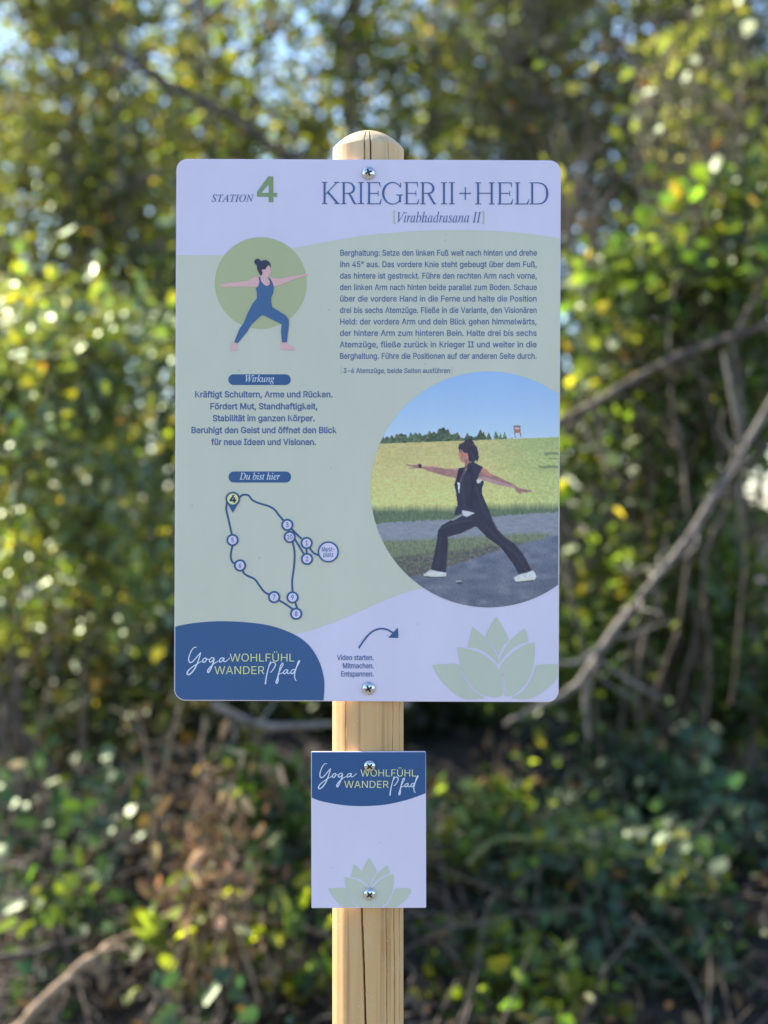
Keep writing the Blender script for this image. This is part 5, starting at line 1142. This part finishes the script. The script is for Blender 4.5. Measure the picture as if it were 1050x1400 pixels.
shrub('bramble', 'low shaded bramble sprawling over the litter above the fallen branch', 'bramble', (160, 2.0),
      [(150, 1230, 2.0, 80, 50, .2), (60, 1290, 1.9, 70, 40, .2)], 80, .05, DARK, 53, stems=7, twigs=50, leaf=M_LEAF_SHADE, width=.72, group=B)
shrub('bramble', 'low shaded bramble at the bottom edge between fallen branch and post', 'bramble', (330, 1.6),
      [(330, 1390, 1.6, 90, 40, .2), (240, 1370, 1.65, 60, 40, .2)], 50, .045, DARK, 54, leaf=M_LEAF_SHADE, stems=7, twigs=46, width=.72, group=B)
shrub('dry_bracken', 'withered brown bracken clump with curled leaves and upright stalks', 'bracken', (300, 1.8),
      [(300, 1120, 1.8, 40, 80, .12), (318, 1200, 1.75, 60, 55, .15), (255, 1190, 1.8, 45, 60, .12)], 210, .046, BROWN, 51, stems=18, twigs=110, up=.1, droop=1.6, clump=.5, width=.34, leaf=M_DRY, bark=M_STRAW, stem_r=.006)
shrub('dry_shrub', 'bare reddish brown dead shrub standing between bramble and shaded bush', 'shrub', (690, 2.9),
      [(680, 1080, 2.9, 60, 90, .2), (720, 1150, 2.8, 70, 70, .2)], 130, .04, BROWN, 52, stems=14, twigs=60, width=.5, leaf=M_DRY, bark=M_STRAW, stem_r=.006)

# ---------------- single limbs
bough('dead_bough', 'steep pale grey dead bough with forked lower end', 'branch', [(1085, 490, 2.35), (1045, 565, 2.4), (1000, 640, 2.42), (945, 730, 2.45), (890, 800, 2.5), (835, 870, 2.55), (812, 905, 2.58)], .008, .0125, M_GREY, 61, twigs=12, tl=.24,
      forks=[([(815, 900, 2.58), (800, 950, 2.6), (806, 1010, 2.6)], .011, .005), ([(820, 895, 2.58), (780, 945, 2.6), (735, 965, 2.6), (690, 990, 2.65)], .012, .006), ([(815, 902, 2.58), (860, 930, 2.6), (905, 955, 2.6)], .009, .004),
             ([(1015, 615, 2.42), (1005, 560, 2.4), (990, 480, 2.4)], .008, .005), ([(830, 880, 2.56), (790, 905, 2.5), (760, 906, 2.5)], .008, .004)], group='dead boughs in the hedge')
bough('dead_bough', 'slender dark dead bough slanting across the mixed bush to the board', 'branch', [(1090, 430, 2.6), (1010, 458, 2.6), (940, 482, 2.6), (880, 512, 2.6), (820, 548, 2.6), (740, 590, 2.65), (660, 640, 2.7)], .010, .0105, M_BARK, 62, twigs=16, tl=.3,
      forks=[([(1005, 460, 2.6), (1030, 410, 2.6), (1060, 340, 2.6)], .009, .005), ([(1000, 460, 2.6), (1012, 530, 2.58), (1016, 590, 2.55)], .006, .005)], group='dead boughs in the hedge')
bough('dead_bough', 'thick brown dead bough leaning downward through deep shade', 'branch', [(730, 640, 3.2), (775, 720, 3.15), (830, 790, 3.1), (890, 860, 3.1), (915, 930, 3.1), (935, 1010, 3.1)], .028, .022, M_BARK, 63, twigs=5, tl=.3, group='dead boughs in the hedge')
bough('dead_bough', 'long dark bough sloping down to the top of the board', 'branch', [(150, 60, 4.3), (230, 115, 4.3), (300, 150, 4.3), (360, 190, 4.3), (430, 250, 4.4), (500, 330, 4.4)], .020, .016, M_BARK, 64, twigs=10, tl=.5, group='dead boughs in the hedge')
bough('dead_bough', 'thin curved grey bough dipping out below the large board', 'branch', [(290, 962, 2.1), (325, 980, 2.1), (365, 992, 2.1), (420, 992, 2.1), (500, 985, 2.15), (560, 960, 2.2)], .010, .007, M_GREY, 65, twigs=4, tl=.2, group='dead boughs in the hedge')
bough('fallen_branch', 'pale bare fallen branch lying slanted over dark litter', 'branch', [(10, 1425, 1.5), (60, 1370, 1.55), (120, 1315, 1.65), (165, 1287, 1.75), (215, 1265, 1.85), (260, 1225, 2.0)], .012, .008, M_STRAW, 66, twigs=4, tl=.15, group='branches lying on the ground')
bough('fallen_branch', 'dull grey fallen stick lying flat under the pale seedling', 'branch', [(-30, 1315, 1.7), (30, 1305, 1.75), (90, 1290, 1.8), (150, 1275, 1.9)], .009, .006, M_BARK, 67, group='branches lying on the ground')
bough('fallen_branch', 'sunlit short broken stick in the litter near the seedlings', 'branch', [(270, 1255, 1.95), (330, 1258, 1.95), (400, 1265, 1.9), (450, 1280, 1.9)], .008, .006, M_STRAW, 68, forks=[([(350, 1260, 1.95), (365, 1310, 1.8), (375, 1345, 1.7)], .007, .005)], group='branches lying on the ground')
bough('bramble_cane', 'long yellow green bramble cane arching over the blue green brambles', 'cane', [(640, 1180, 2.1), (680, 1148, 2.1), (740, 1148, 2.1), (800, 1152, 2.1), (870, 1168, 2.1), (940, 1185, 2.1), (1000, 1215, 2.15)], .006, .004, M_CANE, 69, twigs=12, tl=.12, leaf_n=60, pal=YELLOW, size=.045)
for k, (pts, lab, mat) in enumerate((([(205, 1230, 2.2), (210, 1120, 2.2), (200, 1030, 2.2), (186, 965, 2.2)], 'dry straw stalk with seed head rising from the bracken, outermost of the stalks', M_STRAW),
                                     ([(212, 1200, 2.25), (222, 1080, 2.25), (234, 1010, 2.25), (248, 960, 2.25)], 'dry straw stalk tilted toward the board corner above bracken', M_STRAW),
                                     ([(300, 1200, 2.1), (288, 1110, 2.1), (276, 1040, 2.1), (280, 980, 2.15)], 'tallest reddish dry stalk in the middle of the bracken', M_STRAW))):
    bough('dry_stalk', lab, 'stalk', pts, .006, .004, mat, 80 + k, twigs=10, tl=.06, leaf_n=14, pal=BROWN, size=.03, group='dry stalks in the bracken')
bough('bare_trunk', 'thin dark bare trunk standing upright at the far edge of the brambles', 'trunk', [(1025, 1200, 3.0), (1020, 1080, 3.0), (1032, 940, 3.0), (1020, 820, 3.05), (1000, 700, 3.1)], .022, .014, M_BARK, 70, twigs=6, tl=.4)
bough('hanging_vine', 'dry brown vine hanging beside the bare trunk', 'vine', [(1015, 690, 2.5), (1020, 760, 2.5), (1012, 830, 2.5), (1005, 920, 2.5), (998, 965, 2.5)], .003, .002, M_BARK, 71, twigs=4, tl=.1)

# ---------------- litter
def litter():
    rs = np.random.RandomState(9)
    n = 9000
    x = rs.uniform(-3.2, 3.2, n); y = rs.uniform(.6, 3.0, n)
    pos = np.stack([x, y, gh(x, y) + rs.uniform(.005, .05, n) + .12 * rs.rand(n) ** 4], -1)
    V, F, c = leaves(rs, pos, .032, .6, np.clip(.5 * pick(rs, BROWN + [((.05, .045, .03), 4)], n), .004, .4), up=.7, droop=0)
    o = np_mesh('leaf_litter', V, F, M_DRY, col=c); o['kind'] = 'stuff'
    ln = []
    for _ in range(800):
        x, y = rs.uniform(-2.5, 2.5), rs.uniform(.8, 2.7); a = rs.uniform(0, 6.28); L = rs.uniform(.1, .5)
        p = np.array([x, y, float(gh(np.array(x), np.array(y))) + .02]); q = p + np.array([math.cos(a) * L, math.sin(a) * L, 0]); q[2] = float(gh(q[0], q[1])) + rs.uniform(.02, .25)
        ln.append((wander(rs, p, q, 6, .06), np.linspace(.004, .0015, 6)))
    V, F = tubes(ln, 4); o = np_mesh('twig_litter', V, F, M_BARK, smooth=True); o['kind'] = 'stuff'
litter()
